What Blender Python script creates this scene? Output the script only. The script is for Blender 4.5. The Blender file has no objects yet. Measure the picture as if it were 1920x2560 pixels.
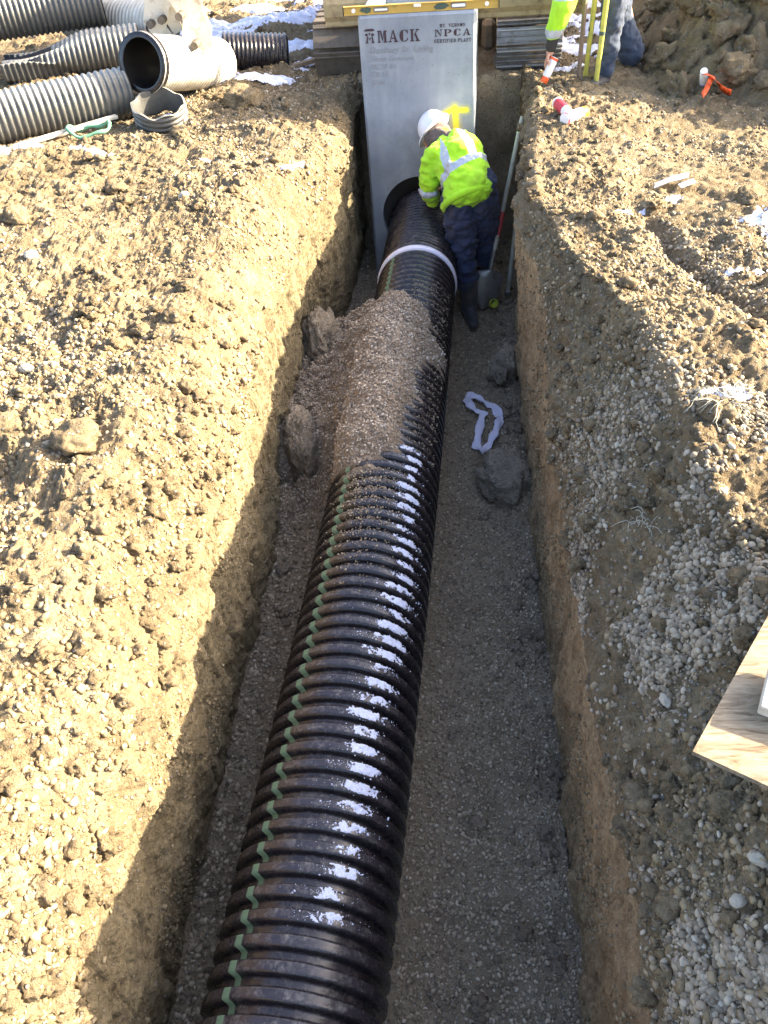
import bpy, math, random
import numpy as np
from mathutils import Vector, Matrix, Euler
random.seed(7); rng=np.random.default_rng(7)
S=bpy.context.scene
# ------------------------------------------------------------------ camera, sky, sun, exposure
cd=bpy.data.cameras.new("camera"); cam=bpy.data.objects.new("camera",cd); S.collection.objects.link(cam)
cam.location=(0,0,1.67)
cam.matrix_world=Matrix.Translation((0,0,1.67))@Matrix.Rotation(math.radians(7.2),4,'Z')@Matrix.Rotation(math.radians(47.1),4,'X')@Matrix.Rotation(math.radians(-5.0),4,'Z')
cd.sensor_fit='VERTICAL'; cd.sensor_height=24; cd.lens=24*1971/2560; cd.clip_start=.05; cd.clip_end=400
S.camera=cam
SUN_EL,SUN_AZ=25.5,11.0      # elevation; azimuth measured from +X towards +Y
w=bpy.data.worlds.new("World"); S.world=w; w.use_nodes=True
nt=w.node_tree; bg=nt.nodes['Background']; sky=nt.nodes.new('ShaderNodeTexSky'); sky.sky_type='NISHITA'
sky.sun_disc=False; sky.sun_elevation=math.radians(SUN_EL); sky.sun_rotation=math.radians(90-SUN_AZ)
sky.air_density=.8; sky.dust_density=4.0; sky.ozone_density=.4
nt.links.new(sky.outputs[0],bg.inputs[0]); bg.inputs[1].default_value=0.135
sd=bpy.data.lights.new("sun",'SUN'); sun=bpy.data.objects.new("sun",sd); S.collection.objects.link(sun)
sd.energy=5.0; sd.angle=math.radians(.55); sd.color=(1,.85,.60)
e,a=math.radians(SUN_EL),math.radians(SUN_AZ)
sdir=Vector((math.cos(e)*math.cos(a),math.cos(e)*math.sin(a),math.sin(e)))
sun.rotation_euler=sdir.to_track_quat('Z','Y').to_euler(); sun.location=sdir*20
S.view_settings.view_transform='Standard'; S.view_settings.look='None'; S.view_settings.exposure=2.55; S.view_settings.gamma=1
S.render.engine='CYCLES'

# ------------------------------------------------------------------ noise (numpy)
def _hash(ix,iy,iz,s):
    h=(ix.astype(np.int64)*374761393+iy.astype(np.int64)*668265263+iz.astype(np.int64)*2147483647%1000003+iz.astype(np.int64)*1274126177+s*1013904223)&0xffffffff
    h=((h^(h>>13))*1274126177)&0xffffffff
    return ((h^(h>>16))&0xffffff)/float(0x1000000)
def vnoise(P,s=0):
    I=np.floor(P); f=P-I; u=f*f*(3-2*f); I=I.astype(np.int64); r=0
    for a in(0,1):
        for b in(0,1):
            for c in(0,1):
                wgt=(u[:,0] if a else 1-u[:,0])*(u[:,1] if b else 1-u[:,1])*(u[:,2] if c else 1-u[:,2])
                r=r+wgt*_hash(I[:,0]+a,I[:,1]+b,I[:,2]+c,s)
    return r*2-1
def fbm(P,f,oct=4,s=0,gain=.5,lac=2.03):
    r=0;A=1;P=P*f
    for k in range(oct):
        r=r+A*vnoise(P+17.3*k,s+k); A*=gain; P=P*lac
    return r
def cells(P,f,s=0):            # F1 distance of jittered cells
    Q=P*f; I=np.floor(Q).astype(np.int64); best=np.full(len(P),9.)
    for a in(-1,0,1):
        for b in(-1,0,1):
            for c in(-1,0,1):
                h=((I[:,0]+a)*374761393+(I[:,1]+b)*668265263+(I[:,2]+c)*1274126177+s*1013904223)&0xffffffff
                h=((h^(h>>13))*1274126177)&0xffffffff; h=h^(h>>15)
                d=(Q[:,0]-I[:,0]-a-(h&1023)/1024.)**2+(Q[:,1]-I[:,1]-b-((h>>10)&1023)/1024.)**2+(Q[:,2]-I[:,2]-c-((h>>20)&1023)/1024.)**2
                best=np.minimum(best,d)
    return np.sqrt(best)
def clod(P,f,s=0):             # rounded lumps, 0..1
    d=cells(P+0.05/f*np.stack([fbm(P,f*2.4,1,s+1),fbm(P,f*2.4,1,s+2),fbm(P,f*2.4,1,s+3)],1)*5,f,s)
    return np.clip(1-d*1.25,0,1)**.6
def sst(x,a,b):
    t=np.clip((x-a)/(b-a),0,1); return t*t*(3-2*t)

# ------------------------------------------------------------------ mesh helpers
COL=S.collection
def mesh_np(name,V,Fs,smooth=True):
    """V (n,3); Fs list of (m,k) index arrays"""
    me=bpy.data.meshes.new(name); V=np.asarray(V,np.float32)
    me.vertices.add(len(V)); me.vertices.foreach_set('co',V.ravel())
    Fs=[np.asarray(f,np.int32) for f in (Fs if isinstance(Fs,list) else [Fs]) if len(f)]
    nl=sum(f.size for f in Fs); me.loops.add(nl); me.polygons.add(sum(len(f) for f in Fs))
    me.loops.foreach_set('vertex_index',np.concatenate([f.ravel() for f in Fs]))
    tot=np.concatenate([np.full(len(f),f.shape[1],np.int32) for f in Fs]); st=np.concatenate([[0],np.cumsum(tot)[:-1]]).astype(np.int32)
    me.polygons.foreach_set('loop_start',st)
    try: me.polygons.foreach_set('loop_total',tot)
    except Exception: pass
    me.update(calc_edges=True)
    me.polygons.foreach_set('use_smooth',np.full(len(me.polygons),smooth))
    return me
def tag(o,label=None,cat=None,group=None,kind=None):
    if label:o['label']=label
    if cat:o['category']=cat
    if group:o['group']=group
    if kind:o['kind']=kind
    return o
def obj(name,me,mat=None,parent=None):
    o=bpy.data.objects.new(name,me); COL.objects.link(o)
    if mat is not None:
        for m in (mat if isinstance(mat,list) else [mat]): me.materials.append(m)
    if parent is not None: o.parent=parent
    return o
def empty(name,loc,label,cat,group=None,rot=(0,0,0)):
    o=bpy.data.objects.new(name,None); COL.objects.link(o); o.location=loc; o.rotation_euler=rot; o.empty_display_size=.1
    return tag(o,label,cat,group)
class MB:                       # mesh collector
    def __init__(s): s.V=[];s.F={};s.n=0;s.mi=[]
    def add(s,V,F,m=0):
        V=np.asarray(V,float).reshape(-1,3)
        for f in F: s.F.setdefault(len(f),[]).append(([i+s.n for i in f],m))
        s.V.append(V); s.n+=len(V)
    def box(s,c,d,rot=None,m=0,bev=0):
        x,y,z=[k/2 for k in d]
        b=min(bev,x*.9,y*.9,z*.9)
        if b<=0:
            V=np.array([(i,j,k) for i in(-x,x) for j in(-y,y) for k in(-z,z)])
            F=[(0,1,3,2),(4,6,7,5),(0,4,5,1),(2,3,7,6),(0,2,6,4),(1,5,7,3)]
        else:
            V=[];ix={}
            for i in(-1,1):
                for j in(-1,1):
                    for k in(-1,1):
                        for ax in range(3):
                            p=[i*(x-b),j*(y-b),k*(z-b)]; p[ax]=(i*x,j*y,k*z)[ax]
                            ix[(i,j,k,ax)]=len(V); V.append(p)
            F=[]
            for ax in range(3):
                o=[q for q in range(3) if q!=ax]
                for sg in(-1,1):
                    q=[]
                    for a_,b_ in((-1,-1),(1,-1),(1,1),(-1,1)):
                        k=[0,0,0];k[ax]=sg;k[o[0]]=a_;k[o[1]]=b_; q.append(ix[(*k,ax)])
                    F.append(tuple(q))
                for a_ in(-1,1):
                    for b_ in(-1,1):
                        k0=[0,0,0];k1=[0,0,0];k0[ax]=-1;k1[ax]=1
                        for k in(k0,k1): k[o[0]]=a_;k[o[1]]=b_
                        F.append((ix[(*k0,o[0])],ix[(*k1,o[0])],ix[(*k1,o[1])],ix[(*k0,o[1])]))
            for i in(-1,1):
                for j in(-1,1):
                    for k in(-1,1): F.append(tuple(ix[(i,j,k,q)] for q in range(3)))
            V=np.array(V)
        if rot is not None: V=V@np.array(Euler(rot).to_matrix()).T
        s.add(V+np.array(c),F,m); return s
    def rings(s,R,m=0,cap=True,closed=True):     # list of rings (k,3)
        k=len(R[0]); V=np.concatenate(R); F=[]
        for i in range(len(R)-1):
            for j in range(k if closed else k-1):
                F.append((i*k+j,i*k+(j+1)%k,(i+1)*k+(j+1)%k,(i+1)*k+j))
        if cap: F.append(tuple(range(k))[::-1]); F.append(tuple((len(R)-1)*k+j for j in range(k)))
        s.add(V,F,m); return s
    def tube(s,pts,rad,n=12,m=0,cap=True):
        P=[Vector(p) for p in pts]; rad=rad if hasattr(rad,'__len__') else [rad]*len(P); R=[]
        up=Vector((0,0,1)); prev=None
        for i,p in enumerate(P):
            t=(P[min(i+1,len(P)-1)]-P[max(i-1,0)]).normalized()
            if prev is None:
                u=t.cross(up if abs(t.z)<.95 else Vector((1,0,0))).normalized()
            else: u=(prev-t*prev.dot(t)).normalized()
            prev=u; v=t.cross(u)
            R.append(np.array([p+(u*math.cos(q)+v*math.sin(q))*rad[i] for q in np.linspace(0,2*math.pi,n,endpoint=False)]))
        return s.rings(R,m,cap)
    def prism(s,poly,d0,d1,frame,m=0):           # poly 2-D in frame (o,u,v,n), extruded along n
        o,u,v,n=[np.array(q,float) for q in frame]; k=len(poly)
        A=np.array([o+u*x+v*y+n*d0 for x,y in poly]);B=np.array([o+u*x+v*y+n*d1 for x,y in poly])
        F=[(i,(i+1)%k,k+(i+1)%k,k+i) for i in range(k)]+[tuple(range(k))[::-1],tuple(range(k,2*k))]
        s.add(np.concatenate([A,B]),F,m); return s
    def build(s,name,mat,parent=None,smooth=False,sharp=None):
        V=np.concatenate(s.V); Fs=[];mi=[]
        for k in sorted(s.F):
            Fs.append(np.array([f for f,_ in s.F[k]])); mi+= [m for _,m in s.F[k]]
        me=mesh_np(name,V,Fs,smooth); me.polygons.foreach_set('material_index',np.array(mi,np.int32))
        import bmesh as _b
        bm=_b.new(); bm.from_mesh(me); _b.ops.recalc_face_normals(bm,faces=bm.faces)
        bm.to_mesh(me); bm.free()
        o=obj(name,me,mat,parent)
        if smooth and sharp:
            me.set_sharp_from_angle(angle=math.radians(sharp)) if hasattr(me,'set_sharp_from_angle') else None
        return o
def ico(sub):
    import bmesh as _b
    bm=_b.new(); _b.ops.create_icosphere(bm,subdivisions=sub,radius=1)
    bm.verts.ensure_lookup_table()
    V=np.array([v.co[:] for v in bm.verts]);F=np.array([[v.index for v in f.verts] for f in bm.faces]); bm.free(); return V,F
ICO={k:ico(k) for k in (1,2,3,4,5)}

# ------------------------------------------------------------------ materials
def mat(name,col=(.5,.5,.5),rough=.8,metal=0,spec=.5,build=None):
    m=bpy.data.materials.new(name); m.use_nodes=True; n=m.node_tree; b=n.nodes['Principled BSDF']
    b.inputs['Base Color'].default_value=(*col,1); b.inputs['Roughness'].default_value=rough; b.inputs['Metallic'].default_value=metal
    b.inputs['Specular IOR Level'].default_value=spec
    if build: build(n,b)
    return m
def N(n,t,**k):
    x=n.nodes.new(t)
    for a,v in k.items():
        if a.startswith('i_'):
            key=a[2:].replace('_',' '); key=int(key) if key.isdigit() else key
            x.inputs[key].default_value=v
        else: setattr(x,a,v)
    return x
def ramp(n,fac,stops,interp='LINEAR'):
    r=n.nodes.new('ShaderNodeValToRGB'); n.links.new(fac,r.inputs[0]); cr=r.color_ramp; cr.interpolation=interp
    while len(cr.elements)<len(stops): cr.elements.new(.5)
    for el,(p,c) in zip(cr.elements,stops):
        el.position=p; el.color=(*c,1) if len(c)==3 else (c[0],)*3+(1,)
    return r.outputs[0]
def noise(n,scale,detail=5,rough=.6,vec=None,dist=0):
    x=N(n,'ShaderNodeTexNoise',i_Scale=scale,i_Detail=detail,i_Roughness=rough,i_Distortion=dist)
    if vec is None: vec=coords(n)
    n.links.new(vec,x.inputs['Vector']); return x.outputs['Fac']
def coords(n):
    for x in n.nodes:
        if x.name=='TC': return x.outputs['Object']
    x=n.nodes.new('ShaderNodeTexCoord'); x.name='TC'; return x.outputs['Object']
def mapping(n,scale,rot=(0,0,0)):
    x=N(n,'ShaderNodeMapping'); x.inputs['Scale'].default_value=scale; x.inputs['Rotation'].default_value=rot
    n.links.new(coords(n),x.inputs['Vector']); return x.outputs[0]
def mix(n,fac,a,b,mode='MIX'):
    x=N(n,'ShaderNodeMix',data_type='RGBA',blend_type=mode)
    if isinstance(fac,(int,float)): x.inputs[0].default_value=fac
    else: n.links.new(fac,x.inputs[0])
    for s,v in((6,a),(7,b)):
        if isinstance(v,tuple): x.inputs[s].default_value=(*v,1)
        else: n.links.new(v,x.inputs[s])
    return x.outputs[2]
def bump(n,b,h,strength=.5,dist=.01,prev=None):
    x=N(n,'ShaderNodeBump'); x.inputs['Strength'].default_value=strength; x.inputs['Distance'].default_value=dist
    n.links.new(h,x.inputs['Height'])
    if prev is not None: n.links.new(prev,x.inputs['Normal'])
    n.links.new(x.outputs[0],b.inputs['Normal']); return x.outputs[0]
def math_(n,op,a,b=0.):
    x=N(n,'ShaderNodeMath',operation=op)
    for i,v in((0,a),(1,b)):
        if isinstance(v,(int,float)): x.inputs[i].default_value=v
        else: n.links.new(v,x.inputs[i])
    return x.outputs[0]
def soil(name,c1,c2,c3,stone=.25,bs=.8,streak=None):
    def f(n,b):
        big=noise(n,1.7,4,.6); mid=noise(n,11,6,.65); fine=noise(n,70,5,.7)
        base=ramp(n,mid,[(.28,c1),(.5,c2),(.72,c3)])
        base=mix(n,ramp(n,big,[(.35,(0,)),(.65,(.55,))]),base,tuple(k*.72 for k in c1))
        vo=N(n,'ShaderNodeTexVoronoi',i_Scale=75.); n.links.new(coords(n),vo.inputs['Vector'])
        sep=N(n,'ShaderNodeSeparateColor'); n.links.new(vo.outputs['Color'],sep.inputs[0])
        isst=ramp(n,sep.outputs[0],[(1-stone-.02,(0,)),(1-stone,(1,))])
        core=ramp(n,vo.outputs['Distance'],[(.3,(1,)),(.5,(0,))])
        stc=ramp(n,sep.outputs[1],[(0,(.17,.14,.11)),(.5,(.3,.26,.21)),(1,(.42,.39,.34))])
        k=math_(n,'MULTIPLY',isst,core)
        base=mix(n,k,base,stc)
        base=mix(n,.45,base,ramp(n,fine,[(.25,(.35,.35,.35)),(.75,(1.35,1.35,1.35))]),'MULTIPLY')
        n.links.new(base,b.inputs['Base Color'])
        h=math_(n,'ADD',math_(n,'MULTIPLY',fine,1.),math_(n,'MULTIPLY',k,.5))
        p=bump(n,b,h,min(1,bs+.2),.016)
        vo2=N(n,'ShaderNodeTexVoronoi',i_Scale=190.); n.links.new(coords(n),vo2.inputs['Vector'])
        p=bump(n,b,vo2.outputs['Distance'],.5,.003,p)
        if streak:
            sn=noise(n,1.,6,.7,mapping(n,streak)); s2=noise(n,1.,4,.7,mapping(n,tuple(k*3.1 for k in streak)))
            sm=math_(n,'ADD',math_(n,'MULTIPLY',sn,.6),math_(n,'MULTIPLY',s2,.4))
            base=mix(n,.8,base,ramp(n,sm,[(.36,(.5,.47,.44)),(.5,(1,1,1)),(.64,(1.25,1.25,1.22))]),'MULTIPLY'); n.links.new(base,b.inputs['Base Color'])
            bump(n,b,sm,1.,.03,p)
    return mat(name,c2,.95,0,.25,f)
M={}
M['bank']=soil('bank soil',(.14,.10,.055),(.235,.18,.108),(.32,.26,.17),.15,1.)
M['wallL']=soil('left cut soil',(.19,.15,.088),(.28,.225,.135),(.34,.28,.175),.08,.9,(34,9,5))
M['wallR']=soil('right cut clay',(.29,.20,.115),(.43,.31,.18),(.53,.41,.25),.05,.8,(40,22,5))
M['floor']=soil('trench bedding',(.25,.195,.13),(.36,.285,.195),(.45,.37,.265),.35)
M['pile']=soil('spoil soil',(.14,.105,.06),(.22,.17,.10),(.30,.24,.155),.12,1.)
M['chunk']=soil('caked gravel',(.22,.18,.13),(.32,.265,.20),(.42,.36,.28),.5)
M['mound']=soil('crushed bedding',(.24,.18,.125),(.34,.265,.195),(.44,.355,.27),.4)
def stones(name,stops,bs=.3):
    def f(n,b):
        g=N(n,'ShaderNodeNewGeometry'); c=ramp(n,g.outputs['Random Per Island'],stops)
        fine=noise(n,160,4,.7)
        c=mix(n,.4,c,ramp(n,fine,[(.3,(.6,.6,.6)),(.7,(1.25,1.25,1.25))]),'MULTIPLY')
        n.links.new(c,b.inputs['Base Color']); bump(n,b,fine,bs,.002)
    return mat(name,(.3,.27,.22),.85,0,.3,f)
M['gravel']=stones('grey gravel',[(0,(.15,.12,.085)),(.35,(.235,.195,.145)),(.65,(.30,.245,.175)),(.9,(.36,.31,.235)),(1,(.44,.39,.31))])
M['bed']=stones('bedding gravel',[(0,(.18,.14,.095)),(.5,(.34,.27,.19)),(.85,(.44,.36,.265)),(1,(.54,.46,.36))])
M['crumb']=stones('soil crumbs',[(0,(.12,.088,.048)),(.5,(.22,.17,.10)),(1,(.31,.25,.16))],.8)
M['whitestone']=stones('pale stones',[(0,(.28,.25,.19)),(1,(.38,.34,.27))])
def f(n,b):
    h=noise(n,60,5,.6); n.links.new(ramp(n,noise(n,9,3,.5),[(.3,(.56,.58,.72)),(.7,(.68,.70,.82))]),b.inputs['Base Color']); bump(n,b,h,.5,.01)
    b.inputs['Subsurface Weight'].default_value=.15; b.inputs['Subsurface Radius'].default_value=(.02,.02,.025); b.inputs['Subsurface Scale'].default_value=.3
M['snow']=mat('snow',(.85,.87,.9),.6,0,.3,f)
def plastic(dust,dcol=(.36,.33,.29),base=(.009,.008,.010),rough=.26):
    def f(n,b):
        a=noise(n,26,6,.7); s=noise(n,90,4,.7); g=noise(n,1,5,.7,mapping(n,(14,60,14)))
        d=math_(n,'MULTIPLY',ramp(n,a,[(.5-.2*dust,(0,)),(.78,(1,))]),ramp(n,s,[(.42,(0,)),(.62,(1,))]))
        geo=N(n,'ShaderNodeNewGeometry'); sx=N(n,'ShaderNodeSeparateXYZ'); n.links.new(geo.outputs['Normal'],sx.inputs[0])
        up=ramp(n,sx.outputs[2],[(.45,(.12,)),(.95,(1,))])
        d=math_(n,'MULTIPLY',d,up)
        dust_sun_film=math_(n,'MULTIPLY',math_(n,'MULTIPLY',up,.10+1.0*dust),g)  # dust film; on weathered pipes it also paints the sunlit tops
        c=mix(n,dust_sun_film,tuple(base),(.25,.21,.25) if dust<.5 else (.52,.49,.42))
        c=mix(n,math_(n,'MULTIPLY',d,.75),c,dcol)
        n.links.new(c,b.inputs['Base Color'])
        r=math_(n,'ADD',math_(n,'MULTIPLY',d,.5),math_(n,'ADD',math_(n,'MULTIPLY',a,.25),rough-.12)); n.links.new(r,b.inputs['Roughness'])
        bump(n,b,s,.15,.002)
    return f
M['pipe']=mat('black corrugated plastic',(.016,.013,.017),.35,0,.5,plastic(.12))
M['stripe']=mat('green stripe',(.13,.20,.125),.6,0,.3)
M['oldpipe']=mat('weathered dusty sunlit plastic',(.1,.1,.1),.5,0,.5,plastic(1.0,(.50,.47,.38),(.035,.038,.04),.45))
M['bright']=mat('sun-blown pale pipe',(.5,.48,.42),.5,0,.5,lambda n,b:n.links.new(ramp(n,noise(n,12,5,.7),[(.3,(.40,.36,.28)),(.7,(.62,.60,.54))]),b.inputs['Base Color']))  # pale colour paints plastic blown out by the sun
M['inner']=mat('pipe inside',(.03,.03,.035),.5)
M['gasket']=mat('white wrap',(.72,.70,.82),.5)
def f(n,b):
    a=noise(n,3,6,.65); s=noise(n,45,4,.6); c=ramp(n,a,[(.3,(.225,.255,.30)),(.5,(.29,.32,.365)),(.7,(.36,.38,.41))])
    v=ramp(n,noise(n,1,4,.6,mapping(n,(5,5,.8))),[(.35,(.82,.82,.83)),(.65,(1.08,1.08,1.05))])
    c=mix(n,.9,c,v,'MULTIPLY'); c=mix(n,ramp(n,noise(n,2.2,6,.7,mapping(n,(1,1,1),(0,.4,0))),[(.52,(0,)),(.68,(.5,))]),c,(.19,.20,.20))
    pv=N(n,'ShaderNodeTexVoronoi',i_Scale=34.); n.links.new(coords(n),pv.inputs['Vector']); c=mix(n,ramp(n,pv.outputs['Distance'],[(.06,(.8,)),(.12,(0,))]),c,(.10,.10,.10))
    c=mix(n,math_(n,'MULTIPLY',ramp(n,s,[(.6,(0,)),(.72,(1,))]),.35),c,(.2,.2,.19))
    # sprayed yellow mark: soft-edged strokes on the face (object x,z)
    sx=N(n,'ShaderNodeSeparateXYZ'); n.links.new(coords(n),sx.inputs[0]); X,Z=sx.outputs[0],sx.outputs[2]
    def seg(x0,z0,x1,z1,r):
        dx,dz=x1-x0,z1-z0; L=dx*dx+dz*dz
        t=math_(n,'ADD',math_(n,'MULTIPLY',math_(n,'SUBTRACT',X,x0),dx/L),math_(n,'MULTIPLY',math_(n,'SUBTRACT',Z,z0),dz/L))
        cl=N(n,'ShaderNodeClamp'); n.links.new(t,cl.inputs[0]); t=cl.outputs[0]
        ex=math_(n,'SUBTRACT',math_(n,'SUBTRACT',X,x0),math_(n,'MULTIPLY',t,dx)); ez=math_(n,'SUBTRACT',math_(n,'SUBTRACT',Z,z0),math_(n,'MULTIPLY',t,dz))
        d=math_(n,'SQRT',math_(n,'ADD',math_(n,'MULTIPLY',ex,ex),math_(n,'MULTIPLY',ez,ez)))
        return math_(n,'DIVIDE',d,r)
    d=math_(n,'MINIMUM',math_(n,'MINIMUM',seg(.14,-.085,.215,-.045,.017),seg(.215,-.045,.325,-.045,.018)),seg(.245,-.03,.268,-.27,.021))
    d=math_(n,'ADD',d,math_(n,'MULTIPLY',math_(n,'SUBTRACT',noise(n,60,3,.6),.5),.6))
    k=ramp(n,math_(n,'MULTIPLY',d,.4),[(.30,(.95,)),(.52,(.28,)),(1,(0,))])
    # only the front face carries the paint
    y=ramp(n,math_(n,'ADD',sx.outputs[1],.5),[(.504,(1,)),(.506,(0,))])
    c=mix(n,math_(n,'MULTIPLY',k,y),c,(.85,.78,.06))
    n.links.new(c,b.inputs['Base Color']); bump(n,b,s,.25,.003)
M['concrete']=mat('precast concrete',(.35,.36,.37),.85,0,.3,f)
M['stencil']=mat('stencil paint',(.055,.03,.04),.8)
M['pencil']=mat('faint marker',(.23,.235,.25),.9)
def wornpaint(c,worn=(.16,.11,.06),amt=.5):
    def f(n,b):
        k=ramp(n,noise(n,16,6,.7),[(.62-.25*amt,(0,)),(.8-.2*amt,(1,))])
        n.links.new(mix(n,k,c,worn),b.inputs['Base Color']); bump(n,b,noise(n,50,4,.6),.3,.004)
    return f
M['yellow']=mat('level yellow',(.52,.33,.07),.45,0,.5,wornpaint((.52,.34,.075),(.30,.20,.07),.2))
M['smudge']=mat('dark green smudge',(.06,.095,.075),.6)
M['vial']=mat('vial white',(.85,.85,.82),.3)
M['tan']=mat('machine tan',(.36,.27,.13),.6,0,.4,wornpaint((.42,.33,.18),(.20,.14,.08),.55))
M['cream']=mat('sun-glared cream steel',(.55,.50,.40),.6,0,.4,wornpaint((.60,.56,.47),(.34,.28,.19),.5))  # cream stands in for sunlight blown out on the arm linkage
M['track']=mat('muddy track steel',(.2,.17,.14),.6,.2,.5,wornpaint((.125,.105,.085),(.085,.068,.05),.6))
M['shoeR']=mat('worn grouser steel',(.3,.29,.28),.45,.5,.5,wornpaint((.24,.235,.24),(.12,.10,.075),.5))
M['edge']=mat('polished grouser edge',(.42,.41,.40),.4,.6)
M['black']=mat('rubber black',(.03,.028,.027),.7)
def fabric(c,sc=40,dirt=None,bs=.35):
    def f(n,b):
        a=noise(n,9,5,.6); cc=mix(n,ramp(n,a,[(.4,(0,)),(.7,(.5,))]),c,dirt or tuple(k*.7 for k in c))
        n.links.new(cc,b.inputs['Base Color']); bump(n,b,noise(n,sc,4,.6),bs,.01)
        b.inputs['Sheen Weight'].default_value=.15
    return f
M['hivis']=mat('hi-vis yellow-green',(.42,.80,.03),.75,0,.2,fabric((.43,.80,.03),30,(.33,.55,.05)))
M['refl']=mat('silver tape',(.42,.46,.52),.35,.2,.6,fabric((.46,.50,.57),60))
M['navy']=mat('navy trousers',(.03,.04,.08),.8,0,.25,fabric((.026,.034,.075),28,(.06,.06,.075),.5))
M['denim']=mat('dark jeans',(.045,.065,.11),.8,0,.2,fabric((.035,.05,.085),40,(.10,.125,.17),.5))
M['bootm']=mat('muddy rubber boots',(.05,.046,.05),.6,0,.4,fabric((.035,.033,.04),30,(.13,.11,.09)))
M['skin']=mat('skin',(.50,.27,.18),.5,0,.4)
M['helmet']=mat('white helmet',(.74,.74,.78),.3)
M['hood']=mat('grey hood',(.13,.10,.085),.9,0,.2,fabric((.13,.10,.09)))
M['fibre']=mat('grey fibreglass handle',(.36,.35,.29),.5,0,.4,wornpaint((.38,.37,.31),(.22,.19,.14),.4))
M['red']=mat('red grip band',(.45,.06,.07),.5)
M['steel']=mat('scratched steel',(.22,.22,.23),.4,.6,.5,wornpaint((.24,.23,.22),(.13,.11,.09),.5))
M['limecap']=mat('lime cap',(.50,.55,.05),.5)
M['white']=mat('white paint',(.82,.80,.78),.5)
M['offcut']=mat('chalky painted timber',(.5,.48,.42),.8,0,.3,wornpaint((.52,.49,.42),(.36,.30,.22),.5))
M['orange']=mat('orange',(.9,.13,.03),.55)
M['blue']=mat('label blue',(.20,.22,.50),.5)
M['redc']=mat('label red',(.55,.03,.06),.5)
M['capyel']=mat('yellow cap',(.85,.55,.03),.5)
M['rod']=mat('yellow-green rod',(.55,.50,.08),.45,0,.5,wornpaint((.58,.54,.10),(.24,.33,.12),.45))
M['lath']=mat('weathered lath',(.20,.15,.11),.85,0,.2,wornpaint((.22,.165,.12),(.12,.09,.07),.4))
M['ribbon']=mat('white ribbon',(.68,.66,.82),.6,0,.3,fabric((.70,.68,.84),35,(.55,.52,.62)))
M['greenstrap']=mat('green strap',(.12,.30,.19),.7)
M['paper']=mat('paper scrap',(.85,.85,.86),.8)
def f(n,b):
    v=mapping(n,(6,40,10),(0,0,.5)); g=noise(n,1.6,8,.7,v,1.5); k=noise(n,6,5,.7)
    c=ramp(n,g,[(.38,(.13,.095,.06)),(.5,(.24,.19,.13)),(.62,(.31,.26,.185))])
    c=mix(n,ramp(n,k,[(.45,(0,)),(.65,(.7,))]),c,(.22,.195,.155)); n.links.new(c,b.inputs['Base Color']); bump(n,b,g,.6,.006)
M['ply']=mat('weathered plywood',(.45,.33,.2),.85,0,.25,f)

# ------------------------------------------------------------------ ground sheet with the trench
YE=6.45
def ycurve():
    a=np.linspace(-2.2,.3,50,endpoint=False)
    t=np.linspace(0,1,820); b=(1.3*(10.6/1.3)**t)-1.0
    b=np.concatenate([b[b<YE-.02],np.linspace(YE-.02,YE+.10,40),b[b>YE+.10]])
    c=np.array([9.7,9.9,10.3,10.8,11.5,12.5,14,17,22,30,45,70])
    return np.concatenate([a,b,c])
Yr=ycurve()
st =np.array([-2.2, .6, 1.2, 2.0, 2.6, 3.05,3.4, 4.1, 4.75,5.15,5.6, 6.0, 6.45])
T=lambda v:np.interp(Yr,st,np.array(v))
xLb=T([-.94,-.94,-.95,-.96,-.96,-.97,-.98,-1.0,-1.0,-.86,-.81,-.79,-.78])
zLt=T([-.45,-.45,-.42,-.36,-.36,-.36,-.36,-.34,-.30,-.26,-.20,-.13,-.10])
bw =T([.34, .34, .34, .30, .28, .28, .28, .28, .24, .20, .16, .10, .08])
xRt=T([.43, .43, .425,.42, .415,.42, .42, .34, .38, .44, .49, .50, .50])
zRt=T([-.32,-.32,-.38,-.44,-.46,-.34,-.14,-.12,-.13,-.11,-.10,-.10,-.10])
xRb=T([.41,.41,.41,.41,.41,.41,.41,.41,.42,.44,.47,.475,.48])
xRc=T([.80, .80, .74, .70, .69, .62, .54, .42, .45, .50, .55, .56, .56])
zRc=T([.22, .22, .20, .17, .15, .10, .05, .03, .02, .02, .02, .02, .01])
dep=1-sst(Yr,YE,YE+.07)         # 1 in the trench, 0 beyond its far end
cols=[];seg=[]
def C_(x,z,s): cols.append((np.broadcast_to(x,Yr.shape),np.broadcast_to(z,Yr.shape))); seg.append(s)
for x in (-70,-40,-22,-14,-9,-7,-6,-5.5): C_(x,0,0)
xl0=-5.0; xl1=xLb+.03-bw
for t in np.linspace(0,1,430)**.62: C_(xl0+(xl1-xl0)*t,0.,0)
for t in np.linspace(0,1,100)[1:]:                       # rounded left brow
    q=t*math.pi/2; C_(xl1+bw*np.sin(q)**1.15,zLt*(1-np.cos(q)),1)
for t in np.linspace(0,1,150)[1:]: C_(xLb+.03*(1-t),(zLt+(-1.26-zLt)*t),2)
kL=len(cols)-1
for t in np.linspace(0,1,170)[1:]: C_(xLb+(xRb-xLb)*t,-1.26,3)
kR=len(cols)-1
for t in np.linspace(0,1,140)[1:]: C_(xRb+(xRt-xRb)*t,-1.26+(zRt+1.26)*t,4)
for t in np.linspace(0,1,110)[1:]:
    C_(xRt+(xRc-xRt)*t,zRt+(zRc-zRt)*(t**.85),5)
for t in np.linspace(0,1,220)[1:]**1.25: C_(xRc+(3.2-xRc)*t,zRc*(1-t)**.5,6)
for x in (3.6,4.2,5,6,8,11,16,25,45,70): C_(x,0,6)
GX=np.stack([c[0] for c in cols],1).astype(float);GZ=np.stack([c[1] for c in cols],1).astype(float);seg=np.array(seg)
GZ=GZ*dep[:,None]+0.0
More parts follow.
